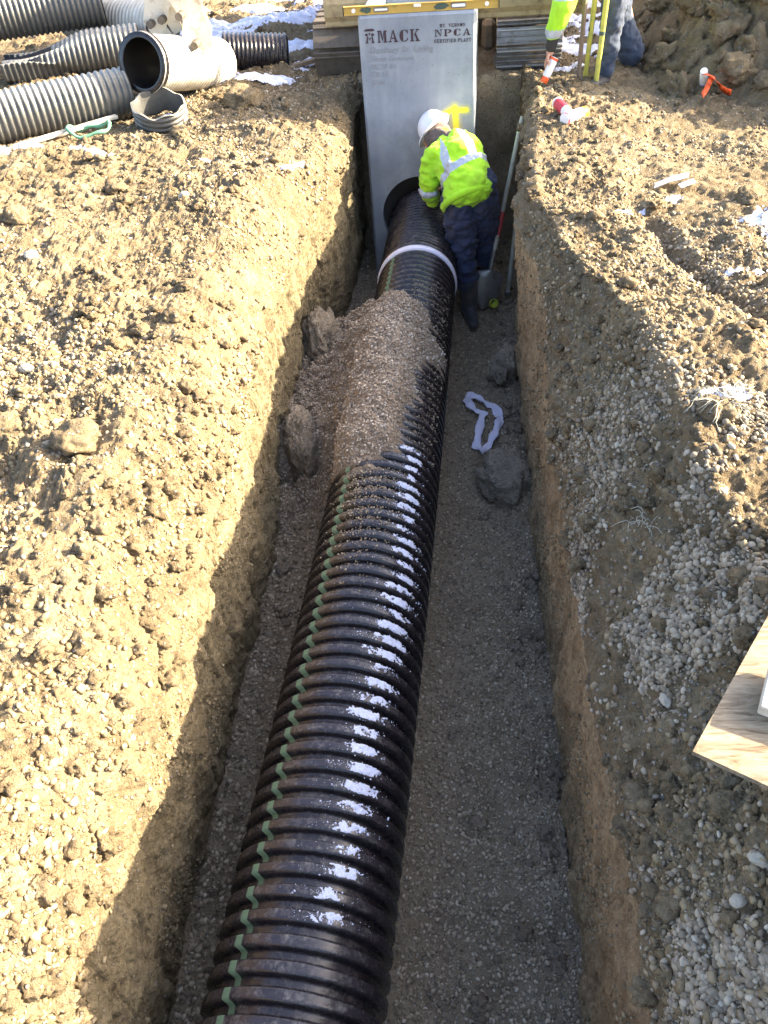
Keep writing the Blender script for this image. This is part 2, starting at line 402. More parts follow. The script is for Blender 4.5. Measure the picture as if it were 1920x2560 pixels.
GY=np.repeat(Yr[:,None],GX.shape[1],1)
SEG=np.repeat(seg[None],len(Yr),0)
G=np.stack([GX,GY,GZ],-1)
def normals(G):
    du=np.gradient(G,axis=1);dv=np.gradient(G,axis=0); n=np.cross(du,dv); n/=np.maximum(np.linalg.norm(n,axis=-1,keepdims=True),1e-9); return n
NB=normals(G)
Pf=G.reshape(-1,3); near=(np.abs(Pf[:,0])<6)&(Pf[:,1]<13)&(Pf[:,1]>-.6)
D=np.zeros(len(Pf)); Q=Pf[near]; sg=SEG.ravel()[near]
edge=np.clip(1-np.abs(Q[:,0]+.2)/1.4,0,1)
big=fbm(Q,1.3,3,1); mid=fbm(Q,5,4,2); fin=fbm(Q,24,4,3); c1=clod(Q,13,4); c2=clod(Q,30,9); c3=clod(Q,6.0,14)
pat=sst(fbm(Q,1.6,2,30),-.25,.35); pat2=sst(fbm(Q,2.3,2,37),-.1,.4)
c4=clod(Q,62,41); c5=clod(Q,112,43)
bankd=.030*big+.022*mid+.012*fin+pat*(.020*c1+.016*c2)+.020*c3*pat2*pat+.006*c2+.010*c4+.008*c5+.010*np.minimum(0,fbm(Q,7,3,45))*3*pat2
stretch=Q*np.array([1,.8,.22]); wsr=fbm(stretch,14,4,21)
walld=.020*big+.020*mid+.015*wsr+.009*fin+.008*c4+.006*c5+.018*c1*pat+.008*c2-.012*sst(fbm(Q*np.array([1,1,.12]),20,2,49),.25,.5)-.018*sst(fbm(Q*np.array([1,1,.6]),9,3,25),.25,.6)
browd=.040*big+.024*mid+.012*wsr+.011*fin+pat*(.020*c1+.013*c2)+.009*c4+.007*c5+.022*c3*pat2-.016*sst(fbm(Q*np.array([1,1,.5]),6,3,47),.2,.6)
floord=.030*big+.024*mid+.016*c1*pat2+.020*c3*pat+.005*fin+.006*c2
sloped=.028*big+.028*mid+.014*fin+.022*c1*pat+.010*c2+.035*c3*pat2+.008*c4+.006*c5+.008*c2
d=np.select([sg==0,sg==1,sg==2,sg==3,sg==4,sg==5],[bankd,browd,walld,floord,walld*.75-.003*c5,sloped],bankd)
# smooth hand-over between strips
D[near]=d; D=D.reshape(G.shape[:2])
for k in np.where(np.diff(seg)!=0)[0]:
    a,b=max(k-10,0),min(k+11,D.shape[1]-1)
    t=np.linspace(0,1,b-a+1)[None]; line=D[:,a:a+1]*(1-t)+D[:,b:b+1]*t; wgt=(1-np.abs(t*2-1))
    if seg[k] in(2,3): wgt=wgt*.3
    D[:,a:b+1]=D[:,a:b+1]*(1-wgt)+line*wgt
G=G+NB*D[...,None]
# wheel rut on the right bank, heel of bedding along the pipe, box pit
X,Y=G[...,0],G[...,1]
rut=(SEG==6)*np.exp(-((X-(1.12-.16*(Y-2.5)))/.05)**2)*sst(Y,1.6,2.2)*(1-sst(Y,3.6,4.2))*.05
hump=(SEG==3)*.06*np.exp(-((X+.38)/.30)**2)*(Y<5.6)
lside=(SEG==3)*.04*sst(-X,.62,.80)*sst(Y,2.6,3.1)*(1-sst(Y,4.9,5.2))
rside=(SEG==3)*(.09*sst(X,.20,.36)*(sst(Y,2.95,3.15)*(1-sst(Y,3.5,3.8))+sst(Y,4.0,4.15)*(1-sst(Y,4.7,4.95))))
G[...,2]+=-rut+hump+lside+rside
ridge=(SEG==0)*.16*np.exp(-((Y-6.15)/.28)**2)*np.exp(-((X+1.25)/.4)**2)*0
NG=normals(G)
def sub(name,a,b,m,label=None):
    g=G[:,a:b+1]; r,c=g.shape[:2]; idx=np.arange(r*c).reshape(r,c)
    F=np.stack([idx[:-1,:-1],idx[:-1,1:],idx[1:,1:],idx[1:,:-1]],-1).reshape(-1,4)
    o=obj(name,mesh_np(name,g.reshape(-1,3),F),m); o['kind']='structure'; return o
kb=np.where(seg==2)[0][0]-1; k5=np.where(seg==4)[0][-1]
sub('left_bank',0,kb,M['bank']); sub('left_trench_wall',kb,kL,M['wallL']); sub('trench_floor',kL,kR,M['floor'])
sub('right_trench_wall',kR,k5,M['wallR']); sub('right_bank',k5,G.shape[1]-1,M['bank'])
def gz(x,y,side=None):         # bank height near a point
    j=np.argmin(np.abs(Yr-y)); row=G[j]; s=SEG[j]; m=(s==side) if side is not None else ((s==0)|(s==1)|(s>=5)|((s==3)&(x>-.9)&(x<.4)))
    r=row[m]; return float(r[np.argmin(np.abs(r[:,0]-x)),2])

# ------------------------------------------------------------------ scatter stones / crumbs as merged meshes
camp=np.array([0,0,1.67])
def scatter(name,mask,n,smin,smax,m,label,cat,sub_=1,flat=.6,pw=2.5,seed=1,sink=.15,rough=.18,patch=None,pos=None,nrm=None,bias=1.0,kind='stuff',smooth=True):
    r=np.random.default_rng(seed)
    if pos is None:
        # weight by cell area / distance^bias
        du=np.linalg.norm(np.gradient(G,axis=1),axis=-1);dv=np.linalg.norm(np.gradient(G,axis=0),axis=-1)
        wgt=(du*dv*mask/np.maximum(np.linalg.norm(G-camp,axis=-1),.8)**bias)
        if patch is not None: wgt=wgt*patch(G)
        wgt=wgt.ravel(); wgt/=wgt.sum(); ids=r.choice(len(wgt),n,p=wgt)
        i,j=np.unravel_index(ids,G.shape[:2]); i=np.minimum(i,G.shape[0]-2);j=np.minimum(j,G.shape[1]-2)
        a,b=r.random((2,n,1))
        P=G[i,j]*(1-a)*(1-b)+G[i+1,j]*a*(1-b)+G[i,j+1]*(1-a)*b+G[i+1,j+1]*a*b; NN=NG[i,j]
    else:
        ids=r.integers(0,len(pos),n); P=pos[ids]+r.normal(0,.004,(n,3)); NN=nrm[ids]
    V0,F0=ICO[sub_]; k=len(V0)
    s=smin+(smax-smin)*r.random(n)**pw
    A=r.normal(size=(n,3));A/=np.linalg.norm(A,axis=1,keepdims=True)
    # local frame with flattened axis near the surface normal
    Zax=NN+.45*A; Zax/=np.linalg.norm(Zax,axis=1,keepdims=True)
    Xax=np.cross(Zax,A+1e-3); Xax/=np.linalg.norm(Xax,axis=1,keepdims=True); Yax=np.cross(Zax,Xax)
    sc=np.stack([s*(.75+.5*r.random(n)),s*(.6+.35*r.random(n)),s*(flat*.7+flat*.6*r.random(n))],1)
    jit=1+rough*r.normal(size=(n,k,1))
    L=V0[None]*jit*sc[:,None,:]
    V=L[...,0:1]*Xax[:,None]+L[...,1:2]*Yax[:,None]+L[...,2:3]*Zax[:,None]+(P+NN*(sc[:,2:3]*(1-sink*2)*.6))[:,None]
    F=(F0[None]+(np.arange(n)*k)[:,None,None]).reshape(-1,3)
    o=obj(name,mesh_np(name,V.reshape(-1,3),F,smooth),m); return tag(o,label,cat,kind=kind)
GXc,GYc=G[...,0],G[...,1]; vis=(GYc>.15)&(GYc<9.6)
gp=lambda f,lo,hi,s:(lambda g:sst(fbm(g.reshape(-1,3),f,3,s),lo+.12,hi+.1).reshape(g.shape[:2])**1.5+.035)
R56=((SEG==5)|(SEG==6))&vis
scatter('gravel',R56&(GYc<3.4)&(GXc<1.6),26000,.0025,.012,M['gravel'],'grey pebbles thick on the right bank slope beside the plywood','gravel',2,.65,2.6,11,patch=lambda g:gp(2.2,-.35,.3,50)(g)*(1.2-1.05*sst(g[...,1],1.3,2.6)),bias=1.1,rough=.06)
scatter('gravel',R56&(GXc<2.6),12000,.003,.012,M['gravel'],'small stones sprinkled over the sunlit right bank','gravel',1,.65,3,12,patch=gp(1.7,-.2,.5,53),bias=1)
scatter('soil_crumbs',R56&(GXc<2.8),34000,.002,.015,M['crumb'],'brown soil crumbs over the right bank','soil',1,.8,5,13,patch=gp(1.5,-.3,.4,57),rough=.32,bias=1.2,smooth=True,sink=.45)
L01=((SEG==0)|(SEG==1))&vis&(GXc>-4.2)
scatter('gravel',L01&(GYc<3.2)&(GXc<-.95),5500,.003,.014,M['gravel'],'pale pebbles strewn over the near left bank','gravel',2,.65,2.8,14,patch=lambda g:gp(1.9,-.1,.4,60)(g)*sst(-g[...,0],1.1,1.6)*sst(g[...,1],.9,1.3),bias=1.2,rough=.08)
scatter('gravel',L01,14000,.004,.015,M['gravel'],'small stones sprinkled over the far left bank','gravel',1,.65,3,15,patch=gp(1.4,-.1,.5,63),bias=.8)
scatter('soil_crumbs',L01,80000,.0016,.015,M['crumb'],'brown soil crumbs all over the left bank','soil',1,.8,6,16,patch=gp(1.6,-.4,.4,66),rough=.32,bias=1.1,smooth=True,sink=.5)
FL=(SEG==3)&vis&(GYc<6.4)
scatter('gravel',FL&(GXc>-.2),36000,.002,.010,M['bed'],'fine bedding gravel on the trench floor right of the pipe','gravel',1,.7,2.6,17,bias=1.2,rough=.15)
scatter('gravel',FL&(GXc<-.45),20000,.0025,.014,M['bed'],'fine bedding gravel on the trench floor left of the pipe','gravel',1,.7,2.8,18,bias=1.2,rough=.15)
WL=((SEG==2)|(SEG==4))&vis
scatter('soil_crumbs',WL,12000,.002,.010,M['crumb'],'crumbs and grit stuck on the cut trench walls','soil',1,.7,3,19,rough=.25,patch=gp(3,0,.6,70),bias=1)

# ------------------------------------------------------------------ lumps
def lump(r,sub_=4,rough=.35,seed=0,scale=(1,1,1),f=1.4,detail=.12):
    V,F=ICO[sub_]; s=np.array(scale); o=np.array([seed*3.7,seed*1.3,seed*7.1])
    d=1+rough*fbm(V+o,f,2,seed)+detail*fbm(V+o,5,4,seed+3)+detail*.6*clod(V+o,5,seed+5)
    if sub_>=5: d=d+.07*clod(V+o,13,seed+7)+.05*clod(V+o,24,seed+8)
    return V*d[:,None]*s*r,F
def lump_obj(name,loc,r,m,label,cat,seed,scale=(1,1,.7),rot=0,group=None,sub_=4,rough=.35,detail=.12,kind=None):
    V,F=lump(r,sub_,rough,seed,scale,detail=detail); c,s=math.cos(rot),math.sin(rot)
    V=V@np.array([[c,s,0],[-s,c,0],[0,0,1]])
    o=obj(name,mesh_np(name,V,F),m); o.location=loc; return tag(o,label,cat,group,kind)
def clods(name,mask,n,smin,smax,m,label,seed,patch,bias=1.):
    r=np.random.default_rng(seed); du=np.linalg.norm(np.gradient(G,axis=1),axis=-1);dv=np.linalg.norm(np.gradient(G,axis=0),axis=-1)
    wgt=(du*dv*mask/np.maximum(np.linalg.norm(G-camp,axis=-1),.8)**bias*patch(G)).ravel(); wgt/=wgt.sum(); ids=r.choice(len(wgt),n,p=wgt); i,j=np.unravel_index(ids,G.shape[:2])
    var=[lump(1,3,.55,300+q,(1,1,1),1.9,.34) for q in range(9)]; Vs=[];Fs=[];c=0
    for q in range(n):
        V,F=var[q%9]; sz=smin+(smax-smin)*r.random()**3; Rm=np.array(Euler(tuple(r.random(3)*6.28)).to_matrix())
        V=(V@Rm.T)*np.array([1.1,1,.75])*sz+G[i[q],j[q]]+NG[i[q],j[q]]*sz*.15; Vs.append(V);Fs.append(F+c);c+=len(V)
    tag(obj(name,mesh_np(name,np.concatenate(Vs),np.concatenate(Fs)),m),label,'soil',kind='stuff')
clods('soil_clods',L01,2600,.006,.030,M['bank'],'broken lumps of soil scattered over the left bank',71,gp(1.3,-.3,.3,72),.9)
clods('soil_clods',R56&(GXc<2.6),1700,.006,.030,M['bank'],'broken lumps of soil scattered over the right bank',73,gp(1.5,-.3,.3,74),.9)
clods('soil_clods',FL,420,.008,.03,M['mound'],'small lumps fallen along the foot of the trench walls',75,lambda g:np.maximum(sst(g[...,0],.2,.4),sst(-g[...,0],.75,.95))+.03,1.)
g='chunks of caked gravel in the trench'
lump_obj('gravel_chunk',(-.85,4.42,-.93),.15,M['chunk'],'tall grey chunk of caked gravel leaning on the left trench wall','gravel chunk',3,(.75,1.5,1.0),.12,g,5,.25,.10)
lump_obj('gravel_chunk',(-.85,3.40,-1.0),.15,M['chunk'],'rounded chunk of caked gravel standing at the foot of the left wall','gravel chunk',8,(.7,1.25,1.15),.2,g,5,.25,.10)
lump_obj('gravel_chunk',(.31,4.28,-1.09),.11,M['chunk'],'pale chunk of caked gravel high up beside the right wall','gravel chunk',12,(.8,1.2,1.0),-.2,g,5,.25,.10)
lump_obj('gravel_chunk',(.27,3.28,-1.15),.15,M['chunk'],'broad chunk of caked gravel by the right wall below the white ribbon','gravel chunk',19,(.85,1.1,.75),.3,g,5,.3,.11)
g='clods of dirt on the banks'
def gxz(px,py): return (px,py,gz(px,py))
cl=[(-1.33,2.10,.085,'largest brown clod in the middle of the near left bank'),(-1.62,2.2,.06,'crumbly clod left of the largest clod on the near left bank'),
(-1.15,1.75,.05,'small clod below the largest clod near the trench brow'),(-1.5,6.0,.13,'dark broken clod in the shade left of the concrete box'),(-1.85,5.5,.07,'clod beside the cut pipe ring'),
(-2.4,4.1,.07,'clod standing alone far out on the left bank'),(-2.0,4.6,.06,'clod halfway between the cut ring and the bank middle'),(-1.2,3.0,.055,'clod close to the trench edge opposite the gravel chunks'),
(.78,2.0,.05,'yellowish clod with grass roots on the right bank'),(.72,1.4,.035,'greyish clod on the right bank above the plywood'),(1.25,3.0,.045,'clod beside the wheel rut on the right bank'),(1.4,3.9,.06,'dark clod at the foot of the shadow on the right bank')]
for i,(x,y,r,l) in enumerate(cl):
    lump_obj('dirt_clod',(x,y,gz(x,y)+r*.25),r,M['bank'],l,'dirt clod',20+i,(1,.9,.65),i*1.1,g,4,.35,.14)
g='pale stones on the banks'
stn=[(-1.75,1.45,.032,'white stone nearest the left edge of the picture'),(-1.42,1.55,.03,'white stone between gravel and left brow'),(-1.35,1.32,.022,'small white stone just above the left brow'),
(-1.72,2.6,.035,'angular pale stone amid brown crumbs on left bank'),(-1.15,2.35,.02,'small pale stone beside the biggest clod'),(-1.5,4.3,.04,'bright stone far up the left bank'),(-2.1,3.6,.05,'flat pale slab stone far out on the left bank'),
(.56,1.55,.018,'pale oval stone on the shaded right slope'),(.62,1.95,.02,'white stone at the upper edge of the right slope'),(.53,1.18,.02,'greenish white stone beside the plywood corner'),(.6,.72,.024,'large rounded stone below the plywood edge'),(.56,.66,.018,'bluish pebble among gravel at the bottom right')]
for i,(x,y,r,l) in enumerate(stn):
    lump_obj('stone',(x,y,gz(x,y)+r*.15),r*.8,M['whitestone'],l,'stone',60+i,(1.2,.85,.6),i*.9,g,4,.22,.08)

# ------------------------------------------------------------------ corrugated pipes
def corr_profile(L,pitch,R,depth,crest=.5,n=10,y0=0):
    out=[]; k=int(round(L/pitch))
    for i in range(k):
        for t in np.linspace(0,1,n,endpoint=False):
            u=abs((t%1)-.5)*2                      # 0 at crest centre
            h=1-float(sst(np.array(u),crest-.10,crest+.16)); out.append(((i+t)*pitch,R-depth*(1-h)))
    return out
def pipe_mesh(axis,prof,nseg=88,stripe=None,wob=0,crush=None,inner=None):
    """axis(s)->(pos,dir); prof list (s,r)"""
    R=[];ang=np.linspace(0,2*math.pi,nseg,endpoint=False)
    for s,r in prof:
        p,t=axis(s); t=np.array(t)/np.linalg.norm(t); u=np.cross(t,[0,0,1.]);u/=np.linalg.norm(u); v=np.cross(u,t)
        rr=r*np.ones(nseg)
        ring=p+np.outer(np.cos(ang)*rr,u)+np.outer(np.sin(ang)*rr,v)
        if crush: ring=crush(s,ring,p,u,v,ang,r)
        R.append(ring)
    V=np.concatenate(R); k=nseg; m=len(R); idx=np.arange(m*k).reshape(m,k)
    F=np.stack([idx[:-1],np.roll(idx,-1,1)[:-1],np.roll(idx,-1,1)[1:],idx[1:]],-1)
    mi=np.zeros((m-1,k),np.int32)
    if stripe is not None:
        for a0 in stripe:
            c=int(a0/(2*math.pi)*nseg); mi[:,c:c+2]=1
    return V,F.reshape(-1,4)[:,::-1],mi.ravel()
axc=lambda y:-.495+.0578*y-.0024*y*y
PR,PZ=.262,-.872
def main_axis(s): return np.array([axc(s),s,PZ]),np.array([.0578-.0048*s,1,0])
pitch=.0655
prof=[(s-.6,r) for s,r in corr_profile(5.62,pitch,PR,.031,.50,14)]
V,F,mi=pipe_mesh(main_axis,prof,180,stripe=None)
# green stripe at 124 degrees from +X (u points to +X here)
ns=180; mm=len(prof); ang=(np.arange(ns)+.5)/ns*360
mi=np.zeros((mm-1,ns),np.int32); mi[:,(ang>121.2)&(ang<127.2)]=1
mroot=empty('drainage_pipe',(axc(3),3,PZ-PR),'long black corrugated drainage pipe with a green stripe lying in the trench','pipe')
me=mesh_np('pipe_wall',V,F); me.polygons.foreach_set('material_index',mi.ravel())
def par(o,root):
    o.parent=root; o.matrix_parent_inverse=Matrix.Translation(root.location).inverted()@Matrix.Identity(4) if root.rotation_euler[:]==(0,0,0) else root.matrix_basis.inverted()
    return o
par(obj('barrel',me,[M['pipe'],M['stripe']]),mroot)
prof2=[(s+5.02,r) for s,r in [(0,PR-.002),(.004,PR+.012),(.05,PR+.014),(.058,PR-.004)]+[(q+.06,r) for q,r in corr_profile(1.05,.05,PR+.008,.012,.5,10)]]
V,F,mi=pipe_mesh(main_axis,prof2,140); par(obj('coupler',mesh_np('coupler',V,F),M['pipe']),mroot)
V,F,mi=pipe_mesh(main_axis,[(4.965,PR-.01),(4.967,PR+.006),(4.985,PR+.010),(5.012,PR+.008),(5.016,PR-.01)],140); par(obj('gasket_band',mesh_np('gasket_band',V,F),M['gasket']),mroot)

# snow lumps along the crest of the ribs
def snow_on_pipe():
    r=np.random.default_rng(5); Vs=[];Fs=[];n=0
    V0,F0=ICO[2]
    c_y=[.8,.88,.95,1.15,1.36,1.6,1.76,2.0,2.25,2.46,2.75]; c_a=[70,71,65,60,64,58,54,49,47,56,56]
    k0=int((.78+.6)/pitch); k1=int((2.95+.6)/pitch)
    for k in range(k0,k1):
        y=-.6+(k+.5)*pitch; a=np.interp(y,c_y,c_a)+r.normal(0,1.0)
        amt=float(np.interp(y,[.78,.9,1.1,1.2,1.3,1.42,1.5,1.6,1.8,2.2,2.6,2.95],[.2,.45,.4,.7,1.0,1.3,.45,.55,.8,1.0,.8,.4]))*(.15+1.15*r.random())
        span=r.uniform(15,21)
        na,ny=64,18; aa=np.radians(a+np.linspace(-1.25,1.25,na)*span); yy=y+np.linspace(-.021,.021,ny)
        AA,YY=np.meshgrid(aa,yy); u=np.abs(YY-y)/.0165; tt=(np.degrees(AA)-a)/span
        P3=np.stack([np.cos(AA)*PR,YY,np.sin(AA)*PR],-1).reshape(-1,3)
        nz=fbm(P3,55,4,140).reshape(AA.shape); nz2=fbm(P3,190,2,150).reshape(AA.shape); sh=r.normal(0,.25)
        hh=.55*amt+.25-np.abs(tt-sh*.5)**2*1.25-.35*u**3+.62*nz+.30*nz2-.12
        rr=PR-np.clip((u-1)*.03,0,.012)+np.clip(hh,-.25,.9)*.0075*(.6+.5*min(amt,1.2))+.0012*nz2
        V=np.stack([axc(YY)+rr*np.cos(AA),YY,PZ+rr*np.sin(AA)],-1).reshape(-1,3); idx=np.arange(ny*na).reshape(ny,na)
        F=np.stack([idx[:-1,:-1],idx[:-1,1:],idx[1:,1:],idx[1:,:-1]],-1).reshape(-1,4); F=F[(hh.ravel()[F]>-.12).all(1)]
        F=np.concatenate([F[:,[0,1,2]],F[:,[0,2,3]]]); Vs.append(V);Fs.append(F+n);n+=len(V)
        cnt=int(90*amt)+10
        for q in range(cnt):
            t=np.clip(r.normal(0,.5),-1.3,1.3); ang_=math.radians(a+t*span); y2=y+r.normal(0,.009); sz=.0011+.003*r.random()**2.5
            rr_=(PR if abs(y2-y)<.016 else PR-.006)+sz*.3
            v=ICO[1][0]*(1+.25*r.normal(size=(12,1)))*sz+np.array([axc(y2)+rr_*math.cos(ang_),y2,PZ+rr_*math.sin(ang_)]); Vs.append(v);Fs.append(ICO[1][1]+n);n+=12
        for q in range(40):      # frost specks
            aa=math.radians(a+r.normal(0,14)+4); yy=y+r.normal(0,.014); sz=.0008+.0009*r.random(); rr=PR-.0005 if abs(yy-y)<.015 else PR-.028
            v=ICO[1][0]*sz+np.array([axc(yy)+rr*math.cos(aa),yy,PZ+rr*math.sin(aa)]); Vs.append(v);Fs.append(ICO[1][1]+n);n+=len(v)
    tag(obj('snow_crust',mesh_np('snow_crust',np.concatenate(Vs),np.concatenate(Fs)),M['snow']),'line of melting snow dabs along the crest of the long trench pipe','snow',kind='stuff')
snow_on_pipe()

# gravel heaped over the pipe
def mound():
    ys=np.linspace(2.45,5.15,330); xs=np.linspace(-1.0,.12,210)
    X,Y=np.meshgrid(xs,ys); c=axc(Y); dx=X-c
    top=np.where(np.abs(dx)<PR,PZ+np.sqrt(np.maximum(PR**2-dx**2,0)),-9)
    P=np.stack([X,Y,0*X],-1).reshape(-1,3); n1=fbm(P,5,4,81).reshape(X.shape); n2=fbm(P,22,4,82).reshape(X.shape); n3=clod(P,38,83).reshape(X.shape)
    # right limit of cover on top of the pipe
    rl=np.interp(Y,[2.5,2.68,2.99,3.3,3.87,4.3,4.5,4.75],[-.42,-.28,-.25,-.19,-.13,-.19,-.28,-.42])+.02*n1
    ll=np.interp(Y,[2.5,2.65,2.8,3.0,3.2],[-.36,-.42,-.52,-.62,-.9])
    yj=Y+.10*n1+.35*np.abs(X-c+.02)*(X>c)+.15*np.abs(X-c)*(X<c); endf=np.minimum(sst(Y+.06*n1,2.55,2.9),1-sst(yj,4.12,4.50))
    t=np.minimum((rl-X)*.7,.075)+.020*n1
    t=np.minimum(t,(X-ll)*.7+.02)
    over=top+np.clip(t,-.05,.085)*endf-.085*(1-endf)
    # slope down to the left, against the wall
    side=np.interp(X,[-1.0,-.80,-.70,-.60,-.50,-.40],[-1.0,-.96,-.90,-.82,-.745,-.675])
    sidemask=sst(Y+.15*n1,2.75,3.5)*(1-sst(Y+.12*n1,4.55,4.9))
    side=side*sidemask+(-1.36)*(1-sidemask)
    Z=np.maximum(np.where(np.abs(dx)<PR,over,-9),np.where(X<c,side,-9))
    Z=np.maximum(Z,-1.4)
    # soften
    for _ in range(3): Z[1:-1,1:-1]=(Z[1:-1,1:-1]*2+Z[:-2,1:-1]+Z[2:,1:-1]+Z[1:-1,:-2]+Z[1:-1,2:])/6
    far=sst(Y,3.9,4.4)
    n9=clod(P,14,86).reshape(X.shape); Z=Z+.018*n1*(1+far)+.010*n2+.012*n3*(.6+far)+.045*n9*sst(-X,.45,.65)+.018*n9*endf+.02*endf*sst(Y,3.9,4.3)*n9
    Gm=np.stack([X,Y,Z],-1); r,cc=X.shape; idx=np.arange(r*cc).reshape(r,cc)
    F=np.stack([idx[:-1,:-1],idx[:-1,1:],idx[1:,1:],idx[1:,:-1]],-1).reshape(-1,4)
    low=((Z<-1.30)|((X>rl+.07)&(X>c))|(X>c+PR-.014)).ravel(); F=F[~low[F].all(1)]
    o=obj('gravel_heap',mesh_np('gravel_heap',Gm.reshape(-1,3),F),M['mound']); tag(o,'heap of damp crushed gravel spilled over the middle of the trench pipe','gravel',kind='stuff')
    nn=np.cross(np.gradient(Gm,axis=1),np.gradient(Gm,axis=0)); nn/=np.linalg.norm(nn,axis=-1,keepdims=True)
    ok=(Z>-1.22)&(np.where(np.abs(dx)<PR,Z>top+.0,True))&(nn[...,2]>.25)
    mst=stones('heap stones',[(0,(.22,.17,.12)),(.35,(.34,.27,.20)),(.75,(.44,.37,.29)),(1,(.58,.51,.43))])
    scatter('gravel',None,26000,.0025,.009,mst,'loose crushed stones covering the heap over the pipe','gravel',1,.75,2.4,31,pos=Gm[ok],nrm=nn[ok],rough=.15)
mound()
# dusting of grit on the pipe near the heap
def grit():
    r=np.random.default_rng(9); n=6500
    y=2.75-np.abs(r.normal(0,.28,n)); y=np.where(r.random(n)<.6,r.uniform(2.9,4.6,n),y); a=np.radians(np.where(y>2.85,r.uniform(25,85,n),r.normal(95,16,n)))
    ph=((y+.6)/pitch)%1; crest=np.abs(ph-.5)<.27; rr=np.where(crest,PR,PR-.017)
    P=np.stack([axc(y)+rr*np.cos(a),y,PZ+rr*np.sin(a)],1); NN=np.stack([np.cos(a),0*a,np.sin(a)],1)
    scatter('gravel',None,n,.0015,.005,M['bed'],'grit scattered on the pipe ribs around the heap','gravel',1,.8,2,33,pos=P,nrm=NN)
grit()

